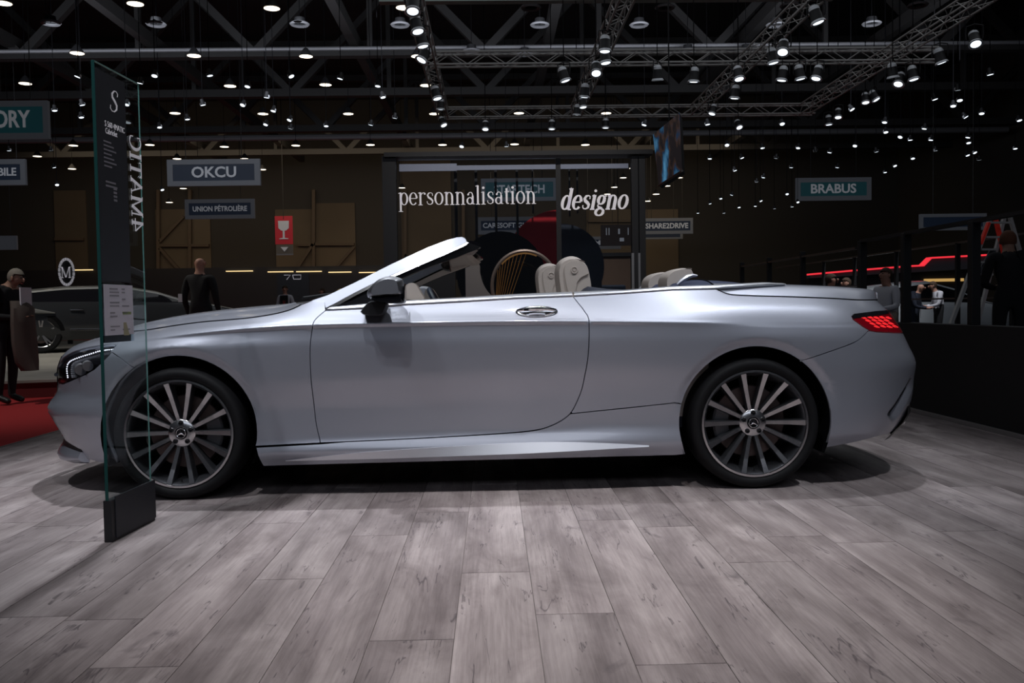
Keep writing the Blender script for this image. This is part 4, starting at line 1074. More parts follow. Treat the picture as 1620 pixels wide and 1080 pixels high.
# ---------------- wheels
def wheel(parent, x, sd, rot=0.):
    r = MB()
    # rim shell: lip, barrel
    r.lathe([(.277, .004), (.276, -.004), (.268, -.005), (.262, .004), (.256, .012), (.250, .03), (.242, .06), (.236, .15), (.240, .19)], 64, 'y')
    o = r.build('wheel', 'rim_dark', parent, smooth=True, angle=50); o.location = (x, sd * .925, .338)
    if sd > 0: o.rotation_euler = (0, 0, PI)
    l = MB(); l.lathe([(.2775, .003), (.2765, -.0055), (.2660, -.0062), (.2640, .000)], 64, 'y'); l.build('rim_lip', 'rim_machined', o, smooth=True)
    t = MB()
    t.lathe([(.270, .03), (.276, .005), (.285, -.006), (.300, -.014), (.316, -.012), (.328, -.002), (.335, .018), (.338, .05), (.338, .19), (.333, .225), (.315, .245), (.28, .24), (.25, .2)], 72, 'y')
    t.build('tyre', 'tyre_rubber', o, smooth=True, angle=60)
    # one spoke, repeated 14 times
    sec = []
    for rr, w_, y_, d_ in ((.056, .0085, .040, .030), (.085, .0088, .037, .034), (.13, .0095, .029, .042), (.19, .0105, .018, .05), (.235, .0118, .006, .055), (.262, .0135, -.001, .05)):
        sec.append([(rr, y_ + d_, -w_ * 1.6), (rr, y_ + .007, -w_ * 1.25), (rr, y_, -w_), (rr, y_, w_), (rr, y_ + .007, w_ * 1.25), (rr, y_ + d_, w_ * 1.6)])
    me = None
    for k in range(14):
        if me is None:
            q = MB(); fs = []; mi = []
            vs = [p for s_ in sec for p in s_]
            for i in range(5):
                for j in range(5):
                    q.add([], [])
                    fs.append((i * 6 + j, i * 6 + j + 1, (i + 1) * 6 + j + 1, (i + 1) * 6 + j)); mi.append(1 if j == 2 else 0)
            q.v = vs; q.f = fs; q.mi = mi
            s0 = q.build('spoke', ['rim_dark', 'rim_machined'], o); me = s0.data
        else:
            s0 = bpy.data.objects.new('spoke', me); COL.objects.link(s0); s0.parent = o
        s0.rotation_euler = (0, rot + 2 * PI * k / 14, 0)
    h = MB(); h.lathe([(.018, .036), (.030, .034), (.032, .030), (.036, .030), (.062, .034), (.070, .040), (.074, .060), (.07, .10)], 40, 'y'); h.build('hub', 'rim_machined', o, smooth=True)
    for k in range(5):
        a = math.radians(90 + 72 * k); q = MB()
        q.lathe([(.0, .030), (.0065, .029), (.0075, .024), (.0115, .024), (.0125, .0275), (.0135, .034)], 12, 'y', (.052 * math.cos(a), 0, .052 * math.sin(a)))
        q.build('wheel_bolt', 'gloss_black', o, smooth=True)
    c = MB(); c.lathe([(0, .031), (.026, .030), (.029, .027), (.031, .030)], 28, 'y'); c.build('centre_cap', 'gloss_black', o, smooth=True)
    e = MB(); e.tube([(.024 * math.cos(a), .0265, .024 * math.sin(a)) for a in [2 * PI * i / 24 for i in range(24)]], .0022, 6, closed=True)
    for k in range(3):
        a = math.radians(90 + 120 * k); e.tube([(0, .0265, 0), (.023 * math.cos(a), .0265, .023 * math.sin(a))], [.0045, .0012], 5)
    e.build('star_emblem', 'chrome', o, smooth=True)
    d = MB(); d.lathe([(.075, .14), (.085, .115), (.10, .112), (.185, .112), (.19, .118), (.19, .14), (.10, .142)], 48, 'y'); d.build('brake_disc', 'brake_disc_iron', o, smooth=True)
    d = MB(); a0, a1 = (-.55, .55) if x < 0 else (PI - .55, PI + .55)
    d.lathe([(.115, .085), (.12, .078), (.19, .078), (.20, .085), (.20, .15), (.115, .15), (.115, .085)], 10, 'y', a0=a0, a1=a1); d.build('brake_caliper', 'caliper_grey', o, smooth=True)
    b = MB(); b.lathe([(0, .17), (.24, .17)], 32, 'y'); b.build('back_plate', 'gap_black', o)
    v = MB(); v.tube([(.0, .02, -.245), (.0, .015, -.228)], [.005, .004], 8); v.build('valve', 'black_plastic', o)
    return o
for x in (-AX, AX):
    for sd in (-1, 1): wheel(CAR, x, sd)
# ================================================================== things on and around the stand
mat('satin_black', (.012, .012, .014), .5)
mat('wall_black', (.016, .0145, .0155), .7, noise=.25, nscale=.8)
mat('alu_trim', (.45, .44, .44), .35, .9)
mat('rail_metal', (.22, .20, .19), .35, .9)
mat('letter_white', (.75, .73, .76), .6, emit=(.8, .78, .85), es=.16)
mat('print_dark', (.022, .023, .030), .55)
mat('paper_white', (.66, .63, .70), .6)
mat('print_grey', (.30, .29, .32), .7)
mat('print_green', (.30, .36, .16), .7)
mat('print_tan', (.42, .38, .24), .7)
mat('edge_teal', (.012, .05, .048), .12, emit=(.10, .5, .42), es=.008)  # near glass edge, faint glow painted in for light it carries
m_ = bpy.data.materials.new('pane_back'); m_.use_nodes = True; MATS['pane_back'] = m_; m_.node_tree.nodes.clear()
_o = m_.node_tree.nodes.new('ShaderNodeOutputMaterial'); _t = m_.node_tree.nodes.new('ShaderNodeBsdfTransparent'); m_.node_tree.links.new(_t.outputs[0], _o.inputs[0])
mat('edge_glow', (.10, .22, .21), .12, emit=(.30, .62, .58), es=.05)  # brighter glowing copy for far and top edges, standing in for caught light
mat('carpet_red', (.30, .010, .012), .95, bump=.3, bscale=300)
mat('carpet_red_dark', (.10, .008, .010), .9)
mat('platform_grey', (.23, .22, .20), .7, noise=.15, nscale=2)
clear_glass('totem_glass', (.86, .93, .92), .05)
clear_glass('booth_glass', (.90, .92, .95), .015)

# ---- wall on the right with skirting
WX = 3.74
WT = PX(1540, 514.5, WX).z
mb = MB(); mb.box((WX, -1.2, -.06), (WX + .14, 9.2, WT)); wr = tag(mb.build('wall_right', 'wall_black', bevel=.004), 'low black stand wall beside the tail of the silver car', 'wall', kind='structure')
mb = MB(); mb.box((WX - .022, -1.2, 0), (WX - .001, 9.2, .035)); tag(mb.build('baseboard_right', 'alu_trim', bevel=.004), 'thin metal skirting along the low black wall', 'skirting', kind='structure')
# balustrade on the wall
bl = thing('balustrade', 'dark metal railing with posts on top of the low black wall', 'railing', (WX + .07, 0, WT))
RZ = 1.555 - WT
def yat(px, X): return PX(px, 440, X).y
ys = [yat(px, WX + .07) for px in (1541, 1433, 1364, 1270, 1217, 1174)]
for i, y in enumerate([-.4] + ys):
    mb = MB(); wd = .035 if i in (3, 2, 1) else .028
    mb.box((-wd, y - wd, 0), (wd, y + wd, RZ)); mb.build('post', 'satin_black', bl, bevel=.004)
mb = MB(); mb.bar((0, -.8, RZ), (0, ys[2], RZ), .06, .03); mb.build('top_rail', 'satin_black', bl)
mb = MB(); mb.bar((0, ys[2] + .12, RZ - .06), (0, ys[-1], RZ - .06), .05, .022); mb.build('top_rail', 'rail_metal', bl)
mb = MB(); mb.bar((0, ys[2] + .05, .02), (0, ys[-1], .02), .05, .02); mb.build('bottom_rail', 'satin_black', bl)
mb = MB(); mb.box((WX + .15, 2.0, -.005), (9.5, 12.5, .13)); tag(mb.build('lounge_floor', 'satin_black'), 'raised dark floor of the seating area behind the black wall', 'floor', kind='structure')
# second railing farther away
X2 = 7.4
b2 = thing('balustrade', 'slim metal railing of the seating area behind the black wall', 'railing', (X2, 0, 0))
p0, p1 = PX(1228, 421, X2), PX(1600, 377, X2)
zr = .5 * (p0.z + p1.z)
mb = MB(); mb.bar((0, p0.y, zr), (0, p1.y - 1, zr), .05, .03); mb.build('top_rail', 'rail_metal', b2)
for px in (1303, 1352, 1418, 1515, 1602):
    y = PX(px, 440, X2).y; mb = MB(); mb.box((-.03, y - .03, 0), (.03, y + .03, zr)); mb.build('post', 'satin_black', b2)
mb = MB(); mb.bar((0, p0.y, .98), (0, p1.y - 1, .98), .04, .025); mb.build('middle_rail', 'rail_metal', b2)

# ---- glass information totem
pa = PZ(165, 858, 0); pb = PZ(178, 858, 0); pc = PZ(246, 822, 0)
dirv = Vector((pc.x - pb.x, pc.y - pb.y, 0)); TWD = dirv.length; rz = math.atan2(dirv.y, dirv.x) - PI / 2
TH = P(146, 95, pa.y).z; TB = P(163, 792, pa.y).z
tot = thing('glass_totem', 'tall glass information panel on a black foot before the car nose', 'sign', (pa.x, pa.y, 0), rz)
thk = .035; gt = .014; gx = (thk - gt) / 2
mb = MB(); mb.box((0, 0, 0), (thk, TWD, TB)); mb.build('foot', 'satin_black', tot, bevel=.002)
mb = MB(); mb.box((thk, .03, .012), (thk + .004, TWD, TB + .012)); mb.build('foot_plate', 'print_dark', tot)
mb = MB(); mb.box((gx + .0015, .0015, TB), (gx + gt - .0015, TWD - .0015, TH - .0015), 1); mb.mi[3] = 0; mb.build('glass_panel', ['totem_glass', 'pane_back'], tot)
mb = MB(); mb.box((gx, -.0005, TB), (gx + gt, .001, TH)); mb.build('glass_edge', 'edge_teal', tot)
mb = MB(); mb.box((gx + .004, TWD - .001, TB), (gx + gt - .004, TWD + .0005, TH)); mb.build('glass_edge', 'edge_glow', tot)
mb = MB(); mb.box((gx + .002, 0, TH - .002), (gx + gt - .002, TWD, TH + .0005)); mb.build('glass_edge', 'edge_glow', tot)
xf_ = gx + gt + .0015
def tz(py, t=.3):
    """height on the totem face of a photo row"""
    q = Vector((pb.x, pb.y, 0)) + dirv * t; return P(148 + 70 * t, py, q.y).z
zs = tz(446)
mb = MB(); mb.box((gx + gt, .002, zs - .003), (xf_, TWD * .635, TH - .03)); pnl = mb.build('print_panel', 'print_dark', tot)
def Tm(t, z): return frame_mat((xf_ + .001, t, z), (0, 1, 0), (0, 0, 1))
serif_text('S', .066, Tm(TWD * .26, tz(175)), 'letter_s', 'letter_white', tot, slant=.18, TK=.16, TN=.05, thick=.001, length=.075)
text_mesh('S 560 4MATIC', .034, 'lettering', 'letter_white', tot, Tm(TWD * .38, tz(199)), extrude=.0005, width=.17)
text_mesh('Cabriolet', .034, 'lettering', 'letter_white', tot, Tm(TWD * .30, tz(210)), extrude=.0005, width=.10)
for k in range(7):
    mb = MB(); z = tz(228) - k * .017; mb.box((xf_, TWD * .13, z), (xf_ + .001, TWD * (.13 + .16 + .05 * ((k * 7) % 3)), z + .006)); mb.build('fine_print', 'print_grey', tot)
for k in range(2):
    mb = MB(); z = tz(291) - k * .017; mb.box((xf_, TWD * .15, z), (xf_ + .001, TWD * (.36 + .03 * k), z + .007)); mb.build('fine_print', 'print_grey', tot)
for k in range(4):
    mb = MB(); z = tz(300) - k * .016; mb.box((xf_, TWD * .31, z), (xf_ + .001, TWD * .38, z + .009)); mb.build('fine_print', 'print_grey', tot)
# 4MATIC, set upright and seen from its back
z0 = tz(367, .8); z1 = tz(212, .8)
M4 = Matrix(((0, 0, 1, xf_ + .001), (0, 1, 0, TWD * .70), (1, 0, 0, z0), (0, 0, 0, 1)))
serif_text('4MATIC', .075, M4, 'lettering', 'letter_white', tot, slant=.0, TK=.20, TN=.07, thick=.001, length=z1 - z0)
# price sheet in its holder
zb = tz(541)
mb = MB(); mb.box((xf_ - .001, TWD * .0, zb), (xf_ + .002, TWD * .66, zs)); sh = mb.build('sheet_holder', 'booth_glass', tot)
mb = MB(); mb.box((xf_ + .002, TWD * .02, zb + .03), (xf_ + .003, TWD * .65, zs - .012)); ps = mb.build('data_sheet', 'paper_white', tot)
rr = random.Random(5); H = zs - zb
for col_, (a, b) in enumerate(((.14, .36), (.40, .58))):
    for k in range(13):
        if rr.random() < .25: continue
        f_ = (k + .9) / 14.5
        if col_ == 1 and (.42 < f_ < .52 or .58 < f_ < .85): continue
        mb = MB(); z = zs - .02 - H * .82 * f_
        mb.box((xf_ + .003, TWD * a, z), (xf_ + .0036, TWD * (a + (b - a) * rr.uniform(.3, .95)), z + .006)); mb.build('text_line', 'print_grey', ps)
z = zs - .02 - H * .42; mb = MB(); mb.box((xf_ + .003, TWD * .41, z - .012), (xf_ + .0036, TWD * .6, z)); mb.build('colour_bar', 'print_green', ps)
z = zs - .02 - H * .60; mb = MB(); mb.prism([(.42, z), (.48, z), (.55, z - H * .22), (.42, z - H * .22)], lambda t, q: (xf_ + .003, TWD * t, q), lambda t, q: (xf_ + .0036, TWD * t, q)); mb.build('energy_chart', 'print_tan', ps)

# ---- red carpet aisle and raised platform on the left
mb = MB(); mb.box((-40, -8, -.06), (FX0 - .02, 60, -.004)); tag(mb.build('carpet_aisle', 'carpet_red'), 'red carpet aisle left of the plank floor', 'carpet', kind='structure')
mb = MB(); mb.box((FX0 - .02, -8, -.06), (FX0, 8.62, .004)); tag(mb.build('trim_1', 'alu_trim'), 'thin edge strip between planks and red carpet', 'trim', kind='structure')
mb = MB(); mb.box((FX0, 8.6, -.06), (40, 62, -.005)); mb.box((FX1 + .16, -8, -.06), (40, 8.6, -.005)); mb.build('hall_floor', mat('hall_floor_dark', (.03, .03, .032), .6))
tag(bpy.data.objects['hall_floor'], 'dark hall floor beyond the stands', 'floor', kind='structure')
q0 = PZ(60, 628, 0); q1 = PZ(92, 612, 0)
pf = thing('display_platform', 'low grey display platform with dark red edge under the dark SUV', 'platform', (0, 0, 0))
slope = (q1.y - q0.y) / (q1.x - q0.x)
PLZ = .20
def pfy(x): return q0.y + (x - q0.x) * .33
def plat(inset, z0, z1): return [(-14, pfy(-14) + inset), (-4.78, pfy(-4.78) + inset), (-4.78, 20), (-14, 20)], z0, z1
for nm, ins, za, zb_, mm in (('edge', 0., 0, PLZ - .03, 'carpet_red_dark'), ('top', -.03, PLZ - .03, PLZ, 'platform_grey')):
    pl, a, b = plat(ins, za, zb_); mb = MB(); mb.prism(pl, lambda x, y: (x, y, a), lambda x, y: (x, y, b)); mb.build('platform_' + nm, mm, pf)

# ---- glazed lounge front with lettering behind the car
mat('red_panel', (.42, .006, .014), .5)
mat('slate_panel', (.030, .038, .055), .45)
mat('disc_black', (.005, .005, .006), .6)
mat('ring_bronze', (.42, .34, .30), .35, .8)
mat('ring_gold', (.72, .42, .16), .3, .9, emit=(1, .5, .15), es=.03)
mat('header_glow', (.20, .21, .25), .5, emit=(.42, .45, .60), es=.10)
YG = 6.5
def G(px, py, Y=YG): return P(px, py, Y)
lf = thing('glass_partition', 'black framed glass front lettered personnalisation and designo', 'glass partition', (0, YG, 0))
def gbox(name, x0, y0, x1, y1, m, d0=0., d1=.12, parent=lf):
    a = G(x0, y1); b = G(x1, y0); mb = MB(); mb.box((a.x, d0, max(0, a.z)), (b.x, d1, b.z)); return mb.build(name, m, parent)
gbox('post', 612, 247, 625.5, 640, 'satin_black'); gbox('post', 1003, 247, 1010.5, 640, 'satin_black'); gbox('post', 1013, 247, 1020.5, 640, 'satin_black')
gbox('post_edge', 1001.6, 400, 1003, 640, 'alu_trim', -.002, .02); gbox('post_edge', 1012, 400, 1013, 640, 'alu_trim', -.002, .02)
gbox('top_beam', 608, 237, 1032, 249, 'satin_black', -.05, .3)
gbox('header_panel', 625.5, 249, 720, 262, 'header_glow', .5, .52); gbox('header_panel', 720, 249, 1003, 260, 'header_glow', .5, .52)
for a, b in ((625.5, 884), (886, 1003)): gbox('pane', a, 249, b, 600, 'booth_glass', .055, .063)
gbox('pane_joint', 884, 249, 887, 600, 'satin_black', .05, .07)
for px, y1 in ((719, 440), (752.5, 420), (785, 400), (820.5, 400), (846, 330), (907, 335), (920, 330)): gbox('hanging_bar', px - .8, 249, px + .8, y1, 'satin_black', .6, .62)
for a, b, y in ((720, 752, 257), (785, 820, 254.5), (886, 920, 254)): gbox('cross_bar', a, y - .8, b, y + .8, 'satin_black', .6, .62)
p = G(629.5, 324); q = G(849, 324)
serif_text('personnalisation', (G(640, 304).z - G(640, 324).z), frame_mat((p.x, .045, p.z), (1, 0, 0), (0, 0, 1)), 'lettering', 'letter_white', lf, TK=.15, TN=.05, length=q.x - p.x)
p = G(886, 331); q = G(1000, 331)
serif_text('designo', (G(900, 308.5).z - G(900, 331).z), frame_mat((p.x, .045, p.z), (1, 0, 0), (0, 0, 1)), 'lettering', 'letter_white', lf, slant=.22, TK=.24, TN=.09, length=q.x - p.x - .06)
# coloured discs inside the lounge
def half_disc(name, cx, cy, r, a0, a1, m, Y, label, ext=None):
    c = P(cx, cy, Y); R0 = r / FPX * (Y - CAM[1]); n = 28
    o = thing(name, label, 'display panel', (c.x, Y, 0))
    pts = [(R0 * math.cos(math.radians(a0 + (a1 - a0) * i / n)), c.z + R0 * math.sin(math.radians(a0 + (a1 - a0) * i / n))) for i in range(n + 1)]
    if ext: pts += ext(R0, c.z)
    mb = MB(); mb.prism(pts, lambda x, z: (x, 0, z), lambda x, z: (x, .05, z)); mb.build('panel', m, o)
    mb = MB(); x0_ = min(p[0] for p in pts) * .5 + max(p[0] for p in pts) * .5; mb.box((x0_ - .3, .05, 0), (x0_ + .3, .4, .04)); mb.build('foot', 'satin_black', o)
    mb = MB(); mb.box((x0_ - .04, .05, 0), (x0_ + .04, .12, c.z)); mb.build('support', 'satin_black', o)
half_disc('red_half_disc', 888, 422, 90, 90, 200, 'red_panel', 7.6, 'red half disc panel standing behind the lettered glass', lambda R0, z: [(-R0 * .94, .15), (0, .15)])
half_disc('slate_half_disc', 888, 422, 68, -20, 90, 'slate_panel', 7.7, 'dark slate half disc panel right of the red one', lambda R0, z: [(0, .15), (R0 * .93, .15)][::1])
half_disc('black_disc', 793, 436, 70, 0, 360, 'disc_black', 7.0, 'large black disc panel left of the red half disc')
# string ring
RY = 5.2; c = P(830, 452, RY); R1 = 51.5 / FPX * (RY - CAM[1]); R1z = 55 / FPX * (RY - CAM[1])
rg = thing('string_ring', 'bronze ring sculpture strung with golden wires behind the seats', 'sculpture', (c.x, RY, 0))
ell = [(R1 * math.cos(a), 0, c.z + R1z * math.sin(a)) for a in [2 * PI * i / 60 for i in range(60)]]
mb = MB(); mb.tube(ell, .022, 8, closed=True); mb.build('ring', 'ring_bronze', rg, smooth=True)
mb = MB(); mb.tube([(x * .93, -.01, c.z + (z - c.z) * .93) for x, y, z in ell[11:24]], .009, 6); mb.build('gold_band', 'ring_gold', rg, smooth=True)
for k in range(9):
    a = math.radians(150 - k * 8); b = math.radians(204 + k * 3.5)
    mb = MB(); mb.tube([(R1 * .94 * math.cos(a), 0, c.z + R1z * .94 * math.sin(a)), (R1 * .97 * math.cos(b), 0, c.z + R1z * .97 * math.sin(b))], .003, 4); mb.build('string', 'ring_gold', rg)
mb = MB(); mb.box((-.25, -.15, 0), (.25, .15, .05)); mb.build('foot', 'satin_black', rg); mb = MB(); mb.box((-.03, -.03, .05), (.03, .03, c.z - R1z + .01)); mb.build('stand', 'ring_bronze', rg)
# leather covered display stand
ls = thing('leather_display', 'beige leather covered display stand with a flared right side', 'display stand', (0, 4.6, 0))
pp = [P(a, b, 4.6) for a, b in smooth_line([(736, 419), (757, 417), (759, 430), (763, 445), (769, 457), (777, 466.5), (790, 475)], n=4)]
pl = [(p.x, p.z) for p in pp] + [(pp[-1].x + .05, .02), (pp[0].x, .02)]
mb = MB(); mb.prism(pl, lambda x, z: (x, 0, z), lambda x, z: (x, .35, z)); mb.build('leather_body', 'beige_leather', ls)
mb = MB(); mb.box((pp[0].x - .02, -.02, 0), (pp[-1].x + .08, .37, .02)); mb.build('plinth', 'satin_black', ls)
# low lounge furniture
mat('teal_upholstery', (.03, .045, .075), .7)
for (x0, x1, y0, y1, Y, lab) in ((940, 998, 449, 520, 8.2, 'dark blue lounge bench by the right glass post'), (846, 905, 452, 520, 8.4, 'dark blue lounge bench behind the front seats')):
    a = P(x0, y1, Y); b = P(x1, y0, Y); o = thing('lounge_bench', lab, 'bench', (0, Y, 0))
    mb = MB(); mb.box((a.x, 0, .1), (b.x, .6, .45)); mb.build('seat', 'teal_upholstery', o, bevel=.03)
    mb = MB(); mb.box((a.x, .5, .45), (b.x, .62, b.z)); mb.build('backrest', 'teal_upholstery', o, bevel=.03)
    mb = MB(); mb.box((a.x + .05, .05, 0), (b.x - .05, .55, .1)); mb.build('base', 'satin_black', o)
# frame of a doorway inside
db = thing('wood_door_frame', 'dark frame around a brown panel behind the glass front', 'door frame', (0, 9.2, 0))
a = P(951, 470, 9.2); b = P(998, 405, 9.2)
mb = MB(); mb.box((a.x, .05, 0), (b.x, .08, b.z)); mb.build('panel', mat('brown_panel', (.12, .075, .05), .6), db)
mb = MB(); mb.box((a.x - .02, 0, b.z), (b.x + .05, .12, b.z + .06)); mb.build('lintel', 'satin_black', db)
mb = MB(); mb.box((b.x, 0, 0), (b.x + .06, .12, b.z)); mb.build('jamb', 'satin_black', db)
# ================================================================== the exhibition hall
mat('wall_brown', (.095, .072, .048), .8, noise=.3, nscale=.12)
mat('wall_dark', (.034, .030, .026), .8)
mat('steel_dark', (.024, .0225, .0225), .7)
mat('steel_brown', (.085, .06, .04), .7)
mat('ceiling_dark', (.012, .012, .014), .9)
mat('truss_alu', (.36, .35, .34), .6)
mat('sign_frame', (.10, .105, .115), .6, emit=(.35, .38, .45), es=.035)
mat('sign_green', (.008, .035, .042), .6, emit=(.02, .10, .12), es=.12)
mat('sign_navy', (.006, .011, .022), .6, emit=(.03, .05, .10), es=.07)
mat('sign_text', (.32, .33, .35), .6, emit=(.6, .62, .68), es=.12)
mat('sign_red', (.33, .012, .022), .6, emit=(.5, .02, .04), es=.10)
mat('lamp_body', (.02, .02, .022), .5, .3)
mat('lamp_rim', (.75, .78, .82), .35, .2)
mat('lamp_glow_cool', (.9, .95, 1), .3, emit=(.80, .90, 1), es=2.0)
mat('lamp_glow_warm', (1, .9, .8), .3, emit=(1, .86, .66), es=3.6)
mat('strip_yellow', (1, .85, .5), .3, emit=(1, .74, .36), es=.95)
mat('lamp_off', (.16, .16, .17), .5, .3)

BW = 60.
mb = MB(); mb.box((-45, BW, -.06), (45, BW + .3, 16)); wb = tag(mb.build('wall_back', 'wall_dark'), 'dark brown back wall of the hall', 'wall', kind='structure')
mb = MB(); mb.box((-45, -14, 16), (45, BW, 16.2)); tag(mb.build('ceiling', 'ceiling_dark'), 'black hall roof above the girders', 'ceiling', kind='structure')
mb = MB(); mb.box((30, -14, -.06), (30.3, BW, 16)); tag(mb.build('wall_far_right', 'wall_dark'), 'dark right side wall of the hall', 'wall', kind='structure')
mb = MB(); mb.box((-45.3, -14, -.06), (-45, BW, 16)); tag(mb.build('wall_left', 'wall_dark'), 'dark left side wall of the hall', 'wall', kind='structure')
# lit brown wall bays with posts and knee braces
def wp(px, py): return P(px, py, BW - .4)
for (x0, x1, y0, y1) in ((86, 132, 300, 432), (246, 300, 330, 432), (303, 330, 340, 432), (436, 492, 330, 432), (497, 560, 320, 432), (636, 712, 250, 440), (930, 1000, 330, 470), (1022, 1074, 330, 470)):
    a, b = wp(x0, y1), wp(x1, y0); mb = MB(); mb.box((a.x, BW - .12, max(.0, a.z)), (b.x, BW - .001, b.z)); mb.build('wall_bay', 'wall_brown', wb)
def wbar(p, q, w_, m='steel_brown'):
    a, b = wp(*p), wp(*q); mb = MB(); mb.bar((a.x, BW - .3, a.z), (b.x, BW - .3, b.z), w_, .25, up=(0, 1, 0)); mb.build('wall_brace', m, wb)
for x in (250, 300, 496, 641, 733): wbar((x, 440), (x, 300), .22)
for p, q in (((252, 382), (290, 342)), ((252, 392), (284, 428)), ((252, 388), (298, 388)), ((302, 388), (330, 388)), ((470, 424), (495, 386)), ((497, 386), (560, 386)), ((525, 430), (560, 390)), ((470, 387), (494, 387)), ((641, 404), (670, 440)), ((640, 404), (712, 404)), ((86, 378), (132, 378)), ((930, 349), (1000, 349))): wbar(p, q, .20)
# lower dark stands along the back with a warm light line
mb = MB(); a = P(-200, 431, 52.); b = P(720, 433, 52.); mb.box((a.x, 52, -.05), (b.x, 52.4, a.z)); o = tag(mb.build('back_partition', 'satin_black'), 'long black partition of the rear stands under the light lines', 'partition')
for x0, x1, y in ((118, 147, 427), (358, 400, 429), (424, 464, 430), (469, 509, 429.6), (520, 556, 430.6), (568, 600, 431)):
    a, b = P(x0, y, 51.9), P(x1, y, 51.9); mb = MB(); mb.box((a.x, 51.8, a.z - .03), (b.x, 51.95, a.z + .025))
    tag(mb.build('light_line', 'strip_yellow'), 'short warm light line on top of the black rear partition', 'lamp', 'light lines along the rear partition')

# ---- main roof girders across the hall
def girder(y, z0, h, lab, dark='steel_dark'):
    o = thing('roof_girder', lab, 'girder', (0, y, 0))
    for zz, w_ in ((z0, .45), (z0 + h, .5)):
        mb = MB(); mb.bar((-45, 0, zz), (45, 0, zz), w_, .35); mb.build('chord', dark, o)
    n = 10; L = 90. / n
    for k in range(n):
        x = -45 + k * L
        mb = MB(); mb.bar((x, 0, z0), (x + L / 2, 0, z0 + h), .32, .3); mb.bar((x + L / 2, 0, z0 + h), (x + L, 0, z0), .32, .3); mb.build('web', dark, o)
        mb = MB(); mb.bar((x + L / 2, 0, z0), (x + L / 2, 0, z0 + h), .2, .2); mb.build('strut', dark, o)
def depth_for(py, z): return FPX * (z - CAM[2]) / (482 - py) + CAM[1]
for py, lb in ((83, 'nearest deep steel girder across the top of the view'), (145, 'second nearest steel girder across the hall roof'), (200, 'third steel girder, close above the grey pipe'), (236, 'farthest steel girder near the back wall')): girder(depth_for(py, 11.0), 11.0, 4.6, lb)
# purlins running away from the viewer
for i, px in enumerate((560, 868, 1180, 240, 20, 1400)):
    x = P(px, 83, depth_for(83, 11.0)).x
    mb = MB(); mb.bar((x, 2, 11.5), (x, 58, 11.5), .35, .45); tag(mb.build('roof_beam', 'steel_dark'), 'dark roof beam running toward the back wall', 'beam', 'roof beams')
# bright duct under the roof
d = depth_for(213, 10.4); mb = MB(); mb.tube([(-44, d, 10.4), (29, d, 10.4)], .16, 8); tag(mb.build('roof_pipe', 'lamp_off', smooth=True), 'long grey pipe crossing below the far girders', 'pipe')
d = depth_for(84, 10.6); mb = MB(); mb.tube([(-44, d - 1, 10.5), (29, d - 1, 10.5)], .07, 8); tag(mb.build('roof_pipe', 'lamp_off', smooth=True), 'thin grey pipe crossing below the nearest girder', 'pipe')
mb = MB(); a = P(600, 1.5, 20.); b = P(1320, 1.5, 20.); mb.box((a.x, 19.9, a.z - .05), (b.x, 20.2, a.z + .08)); tag(mb.build('roof_rail', mat('rail_green', (.35, .42, .40), .5)), 'pale rail along the top of the view', 'rail')

# ---- lighting rig of the stands
ZR = 7.0
def truss(a, b, name='lighting_truss', s=.30, label='', n=None):
    a = Vector(a); b = Vector(b); d = b - a; L = d.length; u = Vector((0, 0, 1)); r = d.normalized().cross(u)
    o = thing(name, label, 'truss', a)
    for sx, sz in ((-1, -1), (1, -1), (-1, 1), (1, 1)):
        mb = MB(); off = r * (sx * s / 2) + u * (sz * s / 2); mb.tube([off, d + off], .026, 6); mb.build('chord', 'truss_alu', o, smooth=True)
    n = n or int(L / .45); mb = MB()
    for k in range(n):
        p = d * (k / n); q = d * ((k + 1) / n)
        for sx in (-1, 1):
            s0 = 1 if k % 2 else -1; mb.tube([p + r * sx * s / 2 + u * s0 * s / 2, q + r * sx * s / 2 - u * s0 * s / 2], .012, 4, cap=False)
        mb.tube([p + r * s / 2 * s0 + u * s / 2, q - r * s / 2 * s0 + u * s / 2], .012, 4, cap=False)
        mb.tube([p + r * s / 2 * s0 - u * s / 2, q - r * s / 2 * s0 - u * s / 2], .012, 4, cap=False)
    w_ = mb.build('lacing', 'truss_alu', o); w_['kind'] = 'stuff'
    return o
YF = depth_for(178, ZR); YN = depth_for(95, ZR)
TXS = [P(px, 178, YF).x for px in (701, 911, 1100, 1272)]
where = ('leftmost of the four', 'second from the left of the four', 'third from the left of the four', 'rightmost of the four')
for x, wh in zip(TXS, where): truss((x, -9, ZR), (x, YF, ZR), label='aluminium lighting truss running away overhead, ' + wh)
truss((TXS[0], YF, ZR), (TXS[-1] + .3, YF, ZR), label='aluminium cross truss farther back in the lighting rig')
truss((TXS[0], YN, ZR), (TXS[-1] + 1.2, YN, ZR), label='aluminium cross truss nearer to the car in the lighting rig')
truss((TXS[0] - 4.4, -5.6, ZR), (TXS[-1], -5.6, ZR), label='aluminium cross truss over the front of the stand')

